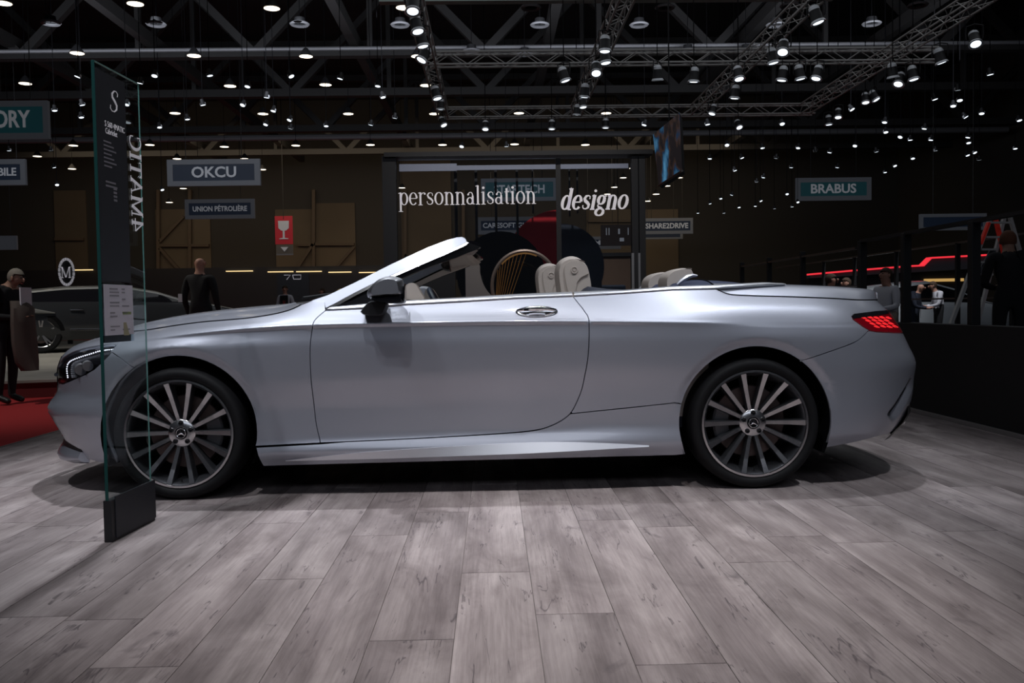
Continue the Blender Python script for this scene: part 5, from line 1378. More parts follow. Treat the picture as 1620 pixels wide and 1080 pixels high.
# ---- lamps
def big_spot():
    r = bpy.data.objects.new('stage_spotlight', None); COL.objects.link(r); r.empty_display_size = .1
    mb = MB(); mb.lathe([(.0, .20), (.07, .19), (.10, .10), (.115, -.10), (.135, -.14), (.125, -.145), (.10, -.08)], 16, 'z'); h = mb.build('can', 'lamp_body', r, smooth=True)
    mb = MB(); mb.lathe([(0, -.135), (.10, -.135)], 16, 'z'); mb.build('lens', 'lamp_glow_cool', h)
    mb = MB(); mb.lathe([(.122, -.10), (.145, -.145), (.12, -.15)], 16, 'z'); mb.build('rim', 'lamp_rim', h, smooth=True)
    mb = MB(); mb.lathe([(0, .205), (.055, .20), (.095, .16), (.104, .10)], 16, 'z'); mb.build('cap', 'lamp_rim', h, smooth=True)
    mb = MB(); mb.tube([(-.15, 0, 0), (-.16, 0, .12), (-.15, 0, .26), (0, 0, .30), (.15, 0, .26), (.16, 0, .12), (.15, 0, 0)], .014, 6); mb.build('yoke', 'lamp_body', r, smooth=True)
    rod(r); return r
def small_spot():
    r = bpy.data.objects.new('hall_spotlight', None); COL.objects.link(r); r.empty_display_size = .1
    mb = MB(); mb.lathe([(0, .16), (.08, .15), (.12, -.10), (.14, -.13), (.0, -.13)], 12, 'z'); h = mb.build('can', 'lamp_body', r, smooth=True)
    mb = MB(); mb.lathe([(0, -.135), (.12, -.135)], 12, 'z'); mb.build('lens', 'lamp_glow_cool', h)
    mb = MB(); mb.lathe([(.14, -.12), (.15, -.05), (.13, .0)], 12, 'z', a0=0, a1=PI); mb.build('barn_door', 'lamp_rim', h)
    rod(r); return r
def rod(r):
    mb = MB(); mb.tube([(0, 0, 0), (0, 0, 1)], .012, 5); return mb.build('rod', 'gap_black', r)
def pendant():
    r = bpy.data.objects.new('pendant_downlight', None); COL.objects.link(r); r.empty_display_size = .1
    mb = MB(); mb.lathe([(.03, .36), (.10, .30), (.26, .05), (.30, .0), (.28, .0)], 20, 'z'); h = mb.build('shade', 'lamp_body', r, smooth=True)
    mb = MB(); mb.lathe([(0, -.01), (.27, -.01)], 20, 'z'); mb.build('diffuser', 'lamp_glow_warm', h)
    rod(r); return r
def ring_lamp():
    r = bpy.data.objects.new('ring_reflector', None); COL.objects.link(r); r.empty_display_size = .1
    mb = MB(); mb.lathe([(.34, .05), (.40, .0), (.36, -.05), (.24, -.02), (.24, .05), (.34, .05)], 24, 'z'); mb.build('ring', 'lamp_off', r, smooth=True)
    mb = MB(); mb.lathe([(0, .3), (.2, .25), (.24, .02)], 16, 'z'); mb.build('dome', 'lamp_body', r, smooth=True)
    rod(r); return r
protos = {'big': big_spot(), 'small': small_spot(), 'pend': pendant(), 'ring': ring_lamp()}
used = set(); rl = random.Random(11)
LAB = {'big': ('large black stage spotlight with pale rim hanging on the lighting rig', 'spotlight', 'stage spotlights on the rig'),
       'small': ('small bright spotlight under the dark hall roof', 'spotlight', 'small spotlights under the hall roof'),
       'pend': ('round warm downlight hanging from the hall roof', 'downlight', 'warm hall downlights'),
       'ring': ('grey unlit ring reflector hanging from the hall roof', 'lamp', 'unlit ring reflectors')}
def lamp(kind, px, py, z, scale=1.):
    """hang a lamp where the sight line of the photo pixel meets its mounting height"""
    p = PZ(px, py, z)
    if p.y > BW - 2: p = P(px, py, BW - 2 - rl.random() * 4)
    if kind in used: o = copy_tree(protos[kind])
    else: o = protos[kind]; used.add(kind)
    o.location = p
    rot = (-rl.choice((-.1, .05, .15, .3, .5)), rl.uniform(-.3, .3), rl.uniform(-.9, .9))
    on_rig = kind == 'big' and ((min(abs(p.x - t) for t in TXS) < .16 and p.y < YF + .15) or min(abs(p.y - YF), abs(p.y - YN)) < .16)
    for ch in o.children:
        if ch.name.startswith('rod'): ch.scale = (1, 1, (ZR + .12 if on_rig else 16.0) - p.z)
        elif kind in ('small', 'big') and ch.name.startswith('can'): ch.scale = (scale,) * 3; ch.rotation_euler = rot
        else:
            ch.scale = (scale,) * 3
            if kind == 'big': ch.rotation_euler = (0, 0, rot[2])
    tag(o, *LAB[kind])
for px, py in ((653, 8), (659, 40), (667, 63), (671, 87), (690, 148), (697, 166), (768, 199), (873, 198), (892, 119), (957, 71), (957, 90), (943, 109), (925, 145), (922, 163), (913, 175), (958, 196),
               (1239, 75), (1222, 90), (1040, 117), (1098, 120), (1168, 117), (1238, 118), (1265, 116), (1293, 116), (1163, 147), (1128, 174), (1168, 197), (1311, 191), (1326, 180), (1369, 156), (1383, 152), (1412, 113), (1423, 126), (1444, 117), (1542, 62), (1487, 90), (1291, 25), (700, 193)):
    lamp('big', px, py, ZR - .55, 1.05 if py < 150 else .9)
for px, py in ((124, 117), (245, 116), (222, 127), (331, 115), (459, 117), (392, 133), (129, 162), (128, 182), (86, 171), (201, 162), (320, 162), (385, 163), (422, 150), (433, 172), (296, 185), (252, 198), (421, 194), (459, 187), (460, 200), (516, 196), (14, 235), (80, 235), (85, 262),
               (539, 120), (598, 132), (605, 150), (625, 183), (587, 194), (731, 229), (801, 228), (1020, 194), (1119, 193), (1237, 193), (1346, 170), (1566, 113), (1515, 138), (1518, 155), (1508, 164), (1478, 153), (1526, 182), (1553, 176), (1400, 190), (1401, 206), (1463, 200), (1425, 214), (1440, 218), (1473, 218), (1532, 214), (1532, 223), (1612, 187), (1606, 232), (1353, 228), (1290, 236),
               (1123, 248), (1150, 227), (1173, 247), (1206, 231), (1228, 247), (1252, 262), (1263, 231), (1313, 238), (1325, 262), (1386, 237), (1400, 270), (1415, 260), (1444, 248), (1480, 235), (1530, 243), (1549, 250), (1541, 239)):
    lamp('small', px, py, 8.2 if px < 700 else 7.6, .72)
for px, py in ((1162, 267), (1208, 278), (1197, 285), (1158, 306), (1123, 320), (1145, 335), (1169, 326), (1195, 324), (1225, 328), (1203, 316), (1253, 325), (1262, 318), (1140, 312), (1104, 335), (1245, 305), (90, 290), (256, 298)):
    lamp('small', px, py, 6.2, .6)
for px, py in ((5, 5), (214, 6), (430, 13), (122, 84), (307, 88), (484, 89), (40, 132), (364, 136), (515, 134), (277, 179), (416, 180), (116, 230), (237, 229), (468, 230), (355, 232), (639, 12), (661, 89), (674, 135), (551, 180), (821, 179), (959, 179), (687, 180), (586, 229), (700, 229), (814, 228), (926, 229),
               (59, 247), (114, 267), (280, 251), (290, 298), (387, 251), (415, 268), (268, 320), (1001, 266), (986, 281), (972, 296), (961, 307), (1075, 281), (1055, 294), (1038, 307), (1024, 318), (636, 297)):
    lamp('pend', px, py, 9.8, .85)
for px, py in ((633, 39), (854, 39), (1011, 39), (746, 80), (840, 12), (1052, 12), (1227, 39), (1379, 37), (1088, 80), (1424, 78), (1250, 9), (1452, 8), (830, 85), (1180, 80), (247, 38), (80, 36), (474, 38)):
    lamp('ring', px, py, 10.2, .8)

# ---- hanging name boards
def board(name, x0, y0, x1, y1, depth, word, m, label, bx=4, by=5, size=.55, wfrac=.6, dx=0., roll=True):
    Y = depth + CAM[1]
    a, b, c_, d_ = P(x0, y1, Y), P(x1, y1, Y), P(x1, y0, Y), P(x0, y0, Y)
    ctr = (a + b + c_ + d_) / 4; W = (b - a).length; H_ = (d_ - a).length
    o = thing(name, label, 'sign', (ctr.x, Y, ctr.z))
    mb = MB(); k = W / (x1 - x0); fx, fy = bx * k, by * k
    for q in (((-W / 2, -H_ / 2), (W / 2, -H_ / 2 + fy)), ((-W / 2, H_ / 2 - fy), (W / 2, H_ / 2)), ((-W / 2, -H_ / 2 + fy), (-W / 2 + fx, H_ / 2 - fy)), ((W / 2 - fx, -H_ / 2 + fy), (W / 2, H_ / 2 - fy))):
        mb2 = MB(); mb2.box((q[0][0], -.06, q[0][1]), (q[1][0], .10, q[1][1])); mb2.build('frame_side', 'sign_frame', o)
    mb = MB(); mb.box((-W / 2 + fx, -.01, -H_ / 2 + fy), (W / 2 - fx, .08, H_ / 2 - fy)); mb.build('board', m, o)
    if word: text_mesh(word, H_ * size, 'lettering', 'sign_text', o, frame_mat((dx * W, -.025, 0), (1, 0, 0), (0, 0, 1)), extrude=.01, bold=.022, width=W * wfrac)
    for s in (-.3, .3):
        mb = MB(); mb.tube([(W * s, 0, H_ / 2), (W * s, 0, 16.0 - ctr.z)], .015, 4); mb.build('cable', 'satin_black', o)
    return o
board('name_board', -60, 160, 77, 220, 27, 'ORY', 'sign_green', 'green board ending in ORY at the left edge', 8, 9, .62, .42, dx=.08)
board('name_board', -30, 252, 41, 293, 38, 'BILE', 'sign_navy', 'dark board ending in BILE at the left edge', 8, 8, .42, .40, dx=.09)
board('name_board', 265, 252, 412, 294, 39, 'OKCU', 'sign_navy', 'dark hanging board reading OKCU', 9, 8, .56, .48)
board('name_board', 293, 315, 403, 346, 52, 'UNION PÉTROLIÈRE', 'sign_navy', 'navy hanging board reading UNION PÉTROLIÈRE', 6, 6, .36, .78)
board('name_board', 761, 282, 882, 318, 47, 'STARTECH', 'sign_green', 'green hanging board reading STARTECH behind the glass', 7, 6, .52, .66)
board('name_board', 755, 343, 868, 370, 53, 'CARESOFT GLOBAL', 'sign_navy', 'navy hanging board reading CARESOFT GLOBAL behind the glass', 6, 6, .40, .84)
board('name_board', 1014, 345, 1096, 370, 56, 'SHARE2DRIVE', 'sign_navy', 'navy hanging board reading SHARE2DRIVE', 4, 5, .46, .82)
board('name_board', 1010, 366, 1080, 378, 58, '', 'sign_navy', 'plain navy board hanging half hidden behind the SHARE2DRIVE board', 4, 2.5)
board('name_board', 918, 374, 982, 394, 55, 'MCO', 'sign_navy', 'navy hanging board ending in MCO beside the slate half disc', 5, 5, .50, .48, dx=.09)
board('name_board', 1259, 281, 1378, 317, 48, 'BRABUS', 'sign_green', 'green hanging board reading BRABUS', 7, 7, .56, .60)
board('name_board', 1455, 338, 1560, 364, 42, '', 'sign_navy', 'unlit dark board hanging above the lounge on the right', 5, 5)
board('name_board', -20, 373, 27, 395, 50, '', 'sign_frame', 'small pale board at the left edge above the SUV', 2, 2)
# wayfinding panels
o = thing('pictogram_board', 'brown board with small white pictograms behind the glass', 'sign', P(978, 372, 46)); o.location.y = 46
mb = MB(); mb.tube([(0, 0.03, .5), (0, 0.03, 16 - o.location.z)], .02, 4); mb.build('cable', 'satin_black', o)
mb = MB(); mb.box((-1.0, 0, -.6), (1.1, .06, .6)); mb.build('board', mat('sign_brown', (.06, .04, .032), .7), o)
for x, w_, h, z in ((-.70, .05, .40, .22), (-.55, .05, .40, .22), (.0, .10, .3, .22), (.55, .05, .4, .22), (.08, .25, .2, -.25)):
    mb = MB(); mb.box((x, -.02, z - h / 2), (x + w_, 0, z + h / 2)); mb.build('pictogram', 'sign_text', o)
o = thing('restaurant_sign', 'red sign with a white wine glass and a grey arrow below', 'sign', P(449, 370, 50)); o.location.y = 50
k = 55.5 / FPX
def rs(name, pts, m, d=-.03):
    mb = MB(); mb.prism([((x - 449) * k, (370 - y) * k) for x, y in pts], lambda x, z: (x, d, z), lambda x, z: (x, d + .02, z)); mb.build(name, m, o)
rs('red_panel', [(435.5, 342), (463, 342), (463, 386), (435.5, 386)], 'sign_red', 0)
rs('arrow_panel', [(436.5, 387), (463, 387), (463, 401), (436.5, 401)], mat('sign_grey', (.10, .10, .095), .7), 0)
rs('bottom_bar', [(436.5, 401), (463, 401), (463, 403), (436.5, 403)], 'sign_frame', 0)
rs('glass_symbol', [(440.5, 349.5), (457.5, 349.5), (457, 361), (453, 364.5), (450.5, 365), (450.5, 376), (456, 377), (456, 378), (442, 378), (442, 377), (447.5, 376), (447.5, 365), (445, 364.5), (441, 361)], 'sign_text')
rs('arrow_symbol', [(443.5, 390.5), (455.5, 390.5), (449.5, 397.5)], 'sign_text')
mb = MB(); mb.tube([(0, 0, .9), (0, 0, 16 - o.location.z)], .02, 4); mb.build('cable', 'satin_black', o)
# round M emblem
pm_ = P(105, 430, 17.0); o = thing('round_emblem', 'round white emblem with the letter M above the SUV', 'sign', (pm_.x, 17.0, pm_.z)); k = 22.5 / FPX
ring = MB(); n = 40
for i in range(20):
    a0, a1 = 2 * PI * i / 20 + .03, 2 * PI * (i + 1) / 20 - .03
    pts = [(r * .56 * 22 * k * math.cos(a), r * 22 * k * math.sin(a)) for r, a in ((1., a0), (1., (a0 + a1) / 2), (1., a1), (.82, a1), (.82, (a0 + a1) / 2), (.82, a0))]
    mb = MB(); mb.prism(pts, lambda x, z: (x, -.02, z), lambda x, z: (x, .03, z)); mb.build('ring_segment', 'letter_white', o)
mb = MB(); mb.lathe([(0, 0), (.3, 0)], 24, 'y'); q = mb.build('backing', 'satin_black', o); q.scale = (.56 * 22 * k / .3, 1, 22 * k / .3); q.location.y = .04
serif_text('M', 12 * k, frame_mat((-8.2 * k, -.02, -9 * k), (1, 0, 0), (0, 0, 1)), 'letter_m', 'letter_white', o, length=16.5 * k, TK=.2, TN=.09)
mb = MB(); mb.box((-.05, .05, PLZ - pm_.z), (.05, .12, 0)); mb.build('pole', 'satin_black', o)
# 70 anniversary numeral
pm_ = P(463, 438, 34.); o = thing('numeral_sign', 'outlined white numeral 70 on the dark rear stand', 'sign', (pm_.x, 34., pm_.z)); k = 39.5 / FPX
for pts in ([(-13.5, 3), (-3.5, 3), (-9.5, -4)], [(0, 3), (13, 3), (12.5, -3.5), (1.5, -3.5), (0, 3)]):
    mb = MB(); mb.tube([(x * k, 0, z * k) for x, z in pts], .017, 5); mb.build('numeral', 'letter_white', o)
mb = MB(); mb.box((-.7, .03, -pm_.z), (.7, .1, .15)); mb.build('backing', 'satin_black', o)
# hanging screen
sc_ = thing('hanging_screen', 'hanging video screen with a blue and brown picture above the right post', 'screen', P(1062, 240, 9.0)); ctr = sc_.location.copy()
def HS(px, py, Y): return P(px, py, Y) - ctr
m = bpy.data.materials.new('screen_picture'); m.use_nodes = True; MATS['screen_picture'] = m
nt = m.node_tree; b = nt.nodes['Principled BSDF']; tcn = nt.nodes.new('ShaderNodeTexCoord'); nz = nt.nodes.new('ShaderNodeTexNoise'); nz.inputs['Scale'].default_value = 2.2; nz.inputs['Detail'].default_value = 4
rp = nt.nodes.new('ShaderNodeValToRGB'); el = rp.color_ramp.elements; el[0].position = .42; el[0].color = (.012, .010, .012, 1); el[1].position = .72; el[1].color = (.10, .32, .55, 1); q = el.new(.52); q.color = (.006, .030, .075, 1); q = el.new(.47); q.color = (.05, .028, .02, 1)
nt.links.new(tcn.outputs['Object'], nz.inputs[0]); nt.links.new(nz.outputs[0], rp.inputs[0]); nt.links.new(rp.outputs[0], b.inputs['Base Color']); nt.links.new(rp.outputs[0], b.inputs['Emission Color']); b.inputs['Emission Strength'].default_value = .55
A = [HS(1033, 213, 9.6), HS(1075, 178, 8.0), HS(1079, 268, 8.0), HS(1042, 292, 9.6)]; B = [HS(1075, 178, 8.0), HS(1089, 197, 8.8), HS(1097, 262, 8.8), HS(1079, 268, 8.0)]
mb = MB(); mb.add([tuple(v) for v in A], [(0, 1, 2, 3)]); mb.build('picture_face', 'screen_picture', sc_)
bk = [v + Vector((.15, .5, 0)) for v in A]
mb = MB(); mb.add([tuple(v + Vector((.004, .012, 0))) for v in A] + [tuple(v) for v in bk], [(0, 1, 2, 3), (4, 5, 6, 7), (0, 1, 5, 4), (1, 2, 6, 5), (2, 3, 7, 6), (3, 0, 4, 7)]); mb.build('case', 'satin_black', sc_)
mb = MB(); mb.tube([A[2] + Vector((0, 0, -.02)), A[3] + Vector((0, 0, -.02))], .02, 5); mb.build('bottom_rail', 'rail_metal', sc_)
t_ = (A[0] + A[1]) / 2; mb = MB(); mb.tube([t_ + Vector((.1, .2, -.1)), t_ + Vector((.1, .2, 6))], .012, 5); mb.build('cable', 'satin_black', sc_)
# ================================================================== other cars, people and seating
mat('suv_dark', (.035, .037, .042), .3, .5, coat=.6)
mat('suv_silver', (.34, .34, .33), .3, .7, coat=.5)
mat('car_white', (.62, .66, .70), .3, coat=.5)
mat('window_black', (.006, .006, .008), .06, coat=.4)
mat('skin_tone', (.42, .22, .16), .6)
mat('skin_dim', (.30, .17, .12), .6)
mat('hair_grey', (.20, .18, .15), .85)
mat('hair_brown', (.055, .032, .02), .85)
mat('hair_red', (.12, .045, .022), .85)
mat('cloth_black', (.008, .008, .010), .9)
mat('cloth_navy', (.010, .014, .028), .9)
mat('cloth_white', (.55, .55, .60), .85)
mat('cloth_beige', (.30, .25, .21), .9)
mat('cloth_brown', (.075, .058, .050), .9)
mat('shoe_black', (.006, .006, .006), .5)
mat('lanyard_red', (.45, .03, .03), .8)

def loft_car(name, label, loc, rz, st, m_body, m_roof, wheel_x, wr, wy, zoff=0.):
    """st: x, z_low, z_shoulder, z_belt, z_roof, w_body, w_belt, w_roof"""
    o = thing(name, label, 'car', loc, rz)
    def band(nm, fn, m, close=False):
        mb = MB(); rows = [fn(*s) for s in st]; mb.grid(rows); mb.grid([[(x, -y, z) for x, y, z in r] for r in rows])
        return mb.build(nm, m, o, smooth=True, angle=50)
    band('body_side', lambda x, a, s, b, r, wb, we, wr_: [(x, wb * .92, a), (x, wb, a + (s - a) * .25), (x, wb * .985, a + (s - a) * .6), (x, wb, s), (x, we + (wb - we) * .35, b)], m_body)
    band('window_band', lambda x, a, s, b, r, wb, we, wr_: [(x, we + (wb - we) * .35, b), (x, we, b + .02), (x, wr_ + .03, r - .06)], 'window_black')
    band('roof_panel', lambda x, a, s, b, r, wb, we, wr_: [(x, wr_ + .035, r - .07), (x, wr_ + .02, r - .03), (x, wr_ * .8, r), (x, 0, r + .015)], m_roof)
    for e in (0, -1):
        x, a, s, b, r, wb, we, wr_ = st[e]; mb = MB(); mb.add([(x, -wb, a), (x, wb, a), (x, wb, s), (x, wr_, r), (x, -wr_, r), (x, -wb, s)], [(0, 1, 2, 3, 4, 5)]); mb.build('end_panel', m_body, o)
    x0, x1 = st[0][0], st[-1][0]; mb = MB(); mb.box((x0 + .1, -wy * .8, st[0][1]), (x1 - .1, wy * .8, st[0][1] + .25)); mb.build('floor_pan', 'gap_black', o)
    first = True
    for wx in wheel_x:
        for sd in (-1, 1):
            mb = MB(); mb.lathe([(wr * .68, -.01), (wr * .72, -.03), (wr * .9, -.035), (wr, .0), (wr, .2), (wr * .7, .22)], 32, 'y'); t = mb.build('wheel', 'tyre_rubber', o, smooth=True)
            t.location = (wx, sd * wy, wr); t.rotation_euler = (0, 0, 0 if sd < 0 else PI)
            mb = MB(); mb.lathe([(wr * .72, -.02), (wr * .70, -.03), (wr * .66, -.02), (wr * .62, .08)], 32, 'y'); mb.build('rim', 'rim_machined', t, smooth=True)
            for k in range(5):
                a = 2 * PI * k / 5 + .3; mb = MB()
                for da in (-.13, .13): mb.bar((.05 * math.cos(a), -.012, .05 * math.sin(a)), (wr * .66 * math.cos(a + da), -.02, wr * .66 * math.sin(a + da)), .03, .03, up=(0, 1, 0))
                mb.build('spoke', 'rim_machined', t)
            mb = MB(); mb.lathe([(0, .06), (wr * .5, .06)], 24, 'y'); mb.build('brake_disc', 'brake_disc_iron', t)
            mb = MB(); mb.lathe([(0, .10), (wr * .68, .10)], 24, 'y'); mb.build('back_plate', 'gap_black', t)
            mb = MB(); n = 18; r0 = wr * 1.1
            mb.grid([[(wx + r0 * math.cos(PI * i / n), sd * (wy + .035 + dy), wr + r0 * math.sin(PI * i / n)) for i in range(n + 1)] for dy in (0., -.25)]); mb.grid([[(wx + r * math.cos(PI * i / n), sd * (wy + .036), wr + r * math.sin(PI * i / n)) for i in range(n + 1)] for r in (r0, wr * .9)])
            mb.build('wheel_arch', 'gap_black', o)
    return o
rw = PZ(66, 559, PLZ)
SUV_RZ = math.radians(33)
suv_st = [(-.95, .42, .72, .86, .98, .78, .76, .60), (-.88, .32, .74, .93, 1.07, .86, .82, .62), (-.6, .26, .76, .97, 1.15, .92, .85, .60), (-.2, .24, .77, .985, 1.22, .94, .85, .60), (.5, .24, .78, .985, 1.29, .94, .84, .60), (1.2, .24, .78, .98, 1.31, .93, .84, .60),
          (1.7, .24, .77, .97, 1.29, .93, .84, .60), (2.2, .24, .77, .96, 1.20, .93, .84, .62), (2.75, .24, .77, .94, 1.02, .94, .85, .70), (3.3, .24, .75, .86, .92, .94, .86, .74), (3.8, .26, .68, .76, .82, .90, .82, .68), (4.05, .34, .60, .66, .70, .74, .68, .56)]
off = Matrix.Rotation(SUV_RZ, 3, 'Z') @ Vector((0, -.93, 0))
suv = loft_car('display_suv', 'dark grey sporty SUV with silver roof on the left platform', (rw.x - off.x, rw.y - off.y, PLZ), SUV_RZ, suv_st, 'suv_dark', 'suv_silver', (0, 3.0), .38, .90)
mb = MB(); mb.tube([(.5, -.955, .44), (2.4, -.955, .42)], .02, 6); mb.build('sill_line', 'chrome', suv)
mb = MB(); mb.tube([(-.5, -.945, .80), (-.1, -.955, .81), (.25, -.955, .77)], [.01, .05, .01], 6); mb.build('shoulder_line', 'suv_silver', suv, smooth=True)  # short silver line along the rear shoulder
mb = MB(); mb.tube([(.52, -.95, .83), (.75, -.955, .83)], .018, 6); mb.build('door_handle', 'chrome', suv)
wc = P(1448, 500, 14.); white_st = [(-1.0, .3, .7, .85, .95, .8, .78, .6), (-.7, .22, .78, .92, 1.08, .9, .82, .6), (0, .2, .78, .93, 1.32, .92, .82, .58), (1., .2, .78, .92, 1.42, .92, .82, .58), (1.8, .2, .77, .9, 1.25, .92, .82, .6), (2.5, .2, .75, .88, .98, .92, .82, .68), (3.3, .22, .66, .76, .84, .9, .8, .66), (3.6, .3, .55, .62, .68, .7, .64, .5)]
loft_car('white_car', 'white car seen past the railing beside people in the right lounge', (wc.x - .2, 15.5, -.005), math.radians(20), white_st, 'car_white', 'car_white', (0, 2.7), .33, .86)

# ---- people
def person(name, label, loc, rz, J, cols, hair=None, H=1.75, extra=None):
    """J overrides joints; cols = (top, trousers, skin). x is forward, y left; one continuous skinned body"""
    s = H / 1.75
    base = dict(pel=(0, 0, .95), bel=(0, 0, 1.10), che=(0, 0, 1.30), nb=(-.01, 0, 1.46), nk=(.0, 0, 1.53), hd=(.015, 0, 1.62), cr=(.0, 0, 1.70),
                ls=(0, .18, 1.42), le=(-.02, .25, 1.14), lw=(.08, .24, .90), lh=(.11, .235, .82), rs=(0, -.18, 1.42), re=(-.02, -.25, 1.14), rw=(.08, -.24, .90), rh=(.11, -.235, .82),
                lp=(0, .10, .90), lk=(.02, .11, .50), la=(-.02, .11, .09), lt=(.14, .12, .035), rp=(0, -.10, .90), rk=(.02, -.11, .50), ra=(-.02, -.11, .09), rt=(.14, -.12, .035))
    base.update(J)
    rad = dict(pel=(.155, .12), bel=(.135, .11), che=(.165, .12), nb=(.075, .075), nk=(.058, .058), hd=(.078, .098), cr=(.05, .062), ls=(.072, .072), le=(.05, .05), lw=(.032, .034), lh=(.026, .04), lp=(.095, .095), lk=(.064, .064), la=(.045, .045), lt=(.035, .04))
    for k in list(rad):
        if k[0] == 'l' and len(k) == 2: rad['r' + k[1]] = rad[k]
    E_ = [('pel', 'bel', 1), ('bel', 'che', 0), ('che', 'nb', 0), ('nb', 'nk', 2), ('nk', 'hd', 2), ('hd', 'cr', 2), ('che', 'ls', 0), ('ls', 'le', 0), ('le', 'lw', 0), ('lw', 'lh', 2), ('che', 'rs', 0), ('rs', 're', 0), ('re', 'rw', 0), ('rw', 'rh', 2),
          ('pel', 'lp', 1), ('lp', 'lk', 1), ('lk', 'la', 1), ('la', 'lt', 3), ('pel', 'rp', 1), ('rp', 'rk', 1), ('rk', 'ra', 1), ('ra', 'rt', 3)]
    # fingers
    for sd in 'lr':
        h = Vector(base[sd + 'h']); w_ = Vector(base[sd + 'w']); d = (h - w_).normalized(); q = Vector((1, 0, 0)) - d * d.x
        q = q.normalized() if q.length > .1 else Vector((0, 1, 0))
        for i, (of, ln) in enumerate(((-.027, .065), (-.009, .078), (.009, .074), (.027, .058))):
            k1, k2 = f'{sd}f{i}', f'{sd}g{i}'
            base[k1] = tuple(h + d * ln * .55 + q * of); base[k2] = tuple(h + d * ln + q * of * 1.05 + Vector((.01, 0, -.006)))
            rad[k1] = (.0095, .0095); rad[k2] = (.008, .008); E_ += [(sd + 'h', k1, 2), (k1, k2, 2)]
        base[sd + 'th'] = tuple(w_.lerp(h, .6) + q * .055 + d * .03); rad[sd + 'th'] = (.010, .010); E_.append((sd + 'w', sd + 'th', 2))
    keys = list(base); idx = {k: i for i, k in enumerate(keys)}
    me = bpy.data.meshes.new(name); me.from_pydata([tuple(c * s for c in base[k]) for k in keys], [(idx[a], idx[b]) for a, b, _ in E_], [])
    ob = bpy.data.objects.new(name, me); COL.objects.link(ob)
    sk = ob.modifiers.new('skin', 'SKIN'); sk.use_smooth_shade = True
    for i, k in enumerate(keys):
        r = rad[k]; v = me.skin_vertices[0].data[i]; v.radius = (r[0] * s, r[1] * s); v.use_root = (k == 'pel')
    sb = ob.modifiers.new('sub', 'SUBSURF'); sb.levels = 2; sb.render_levels = 2
    dg = bpy.context.evaluated_depsgraph_get(); m2 = bpy.data.meshes.new_from_object(ob.evaluated_get(dg))
    bpy.data.objects.remove(ob)
    for c in (cols[0], cols[1], cols[2], 'shoe_black'): m2.materials.append(MATS[c])
    seg = [(Vector(base[a]) * s, Vector(base[b]) * s, t) for a, b, t in E_]
    A_ = np.array([tuple(a) for a, b, t in seg]); B_ = np.array([tuple(b) for a, b, t in seg]); T_ = np.array([t for a, b, t in seg])
    C_ = np.array([tuple(p.center) for p in m2.polygons]); D_ = B_ - A_
    tt = np.clip(((C_[:, None] - A_) * D_).sum(2) / ((D_ * D_).sum(1) + 1e-9), 0, 1)
    dist = np.linalg.norm(C_[:, None] - (A_ + tt[..., None] * D_), axis=2); best = T_[dist.argmin(1)]
    m2.polygons.foreach_set('material_index', best.astype(int).tolist()); m2.polygons.foreach_set('use_smooth', [True] * len(m2.polygons))
    o = bpy.data.objects.new(name, m2); COL.objects.link(o); o.location = loc; o.rotation_euler = (0, 0, rz)
    tag(o, label, 'person')
    hd = Vector(base['hd']) * s; cr = Vector(base['cr']) * s; upv = (cr - hd).normalized(); fw = (Vector((1, 0, 0)) - upv * upv.x).normalized(); lf_ = upv.cross(fw)
    # face: nose, eyes, mouth, ears
    def blob(nm, c, r, m, n=10):
        mb = MB(); mb.lathe([(r[0] * math.sin(PI * i / 6), r[2] * -math.cos(PI * i / 6)) for i in range(7)], n, 'z')
        mb.v = [tuple(hd + fw * (c[0] + v[0]) * s + lf_ * (c[1] + v[1] * r[1] / r[0]) * s + upv * (c[2] + v[2]) * s) for v in mb.v]
        mb.build(nm, m, o, smooth=True)
    blob('nose', (.093, 0, -.012), (.018, .012, .026), cols[2])
    for y in (-.032, .032): blob('eye', (.080, y, .018), (.010, .014, .008), 'shoe_black')
    blob('mouth', (.080, 0, -.055), (.010, .026, .007), 'carpet_red_dark')
    for y in (-.082, .082): blob('ear', (.0, y, .0), (.016, .010, .030), cols[2])
    if hair:
        mb = MB(); rows = []
        for i in range(8):
            a = PI * .5 * (1 - i / 7. * 1.35); r = []
            for j in range(17):
                b = 2 * PI * j / 16; lim = a if math.cos(b) < .2 else max(a, .35)
                r.append(tuple(hd + upv * (.02 + .105 * math.sin(lim)) * s + fw * (-.012 + .100 * math.cos(lim) * math.cos(b)) * s + lf_ * (.088 * math.cos(lim) * math.sin(b)) * s))
            rows.append(r)
        mb.grid(rows); mb.build('hair', hair, o, smooth=True)
    if extra: extra(o, base, s)
    return o
def at_floor(px, depth, z=0.): p = P(px, 500, depth + CAM[1]); return (p.x, p.y, z)
SKIN = 'skin_tone'
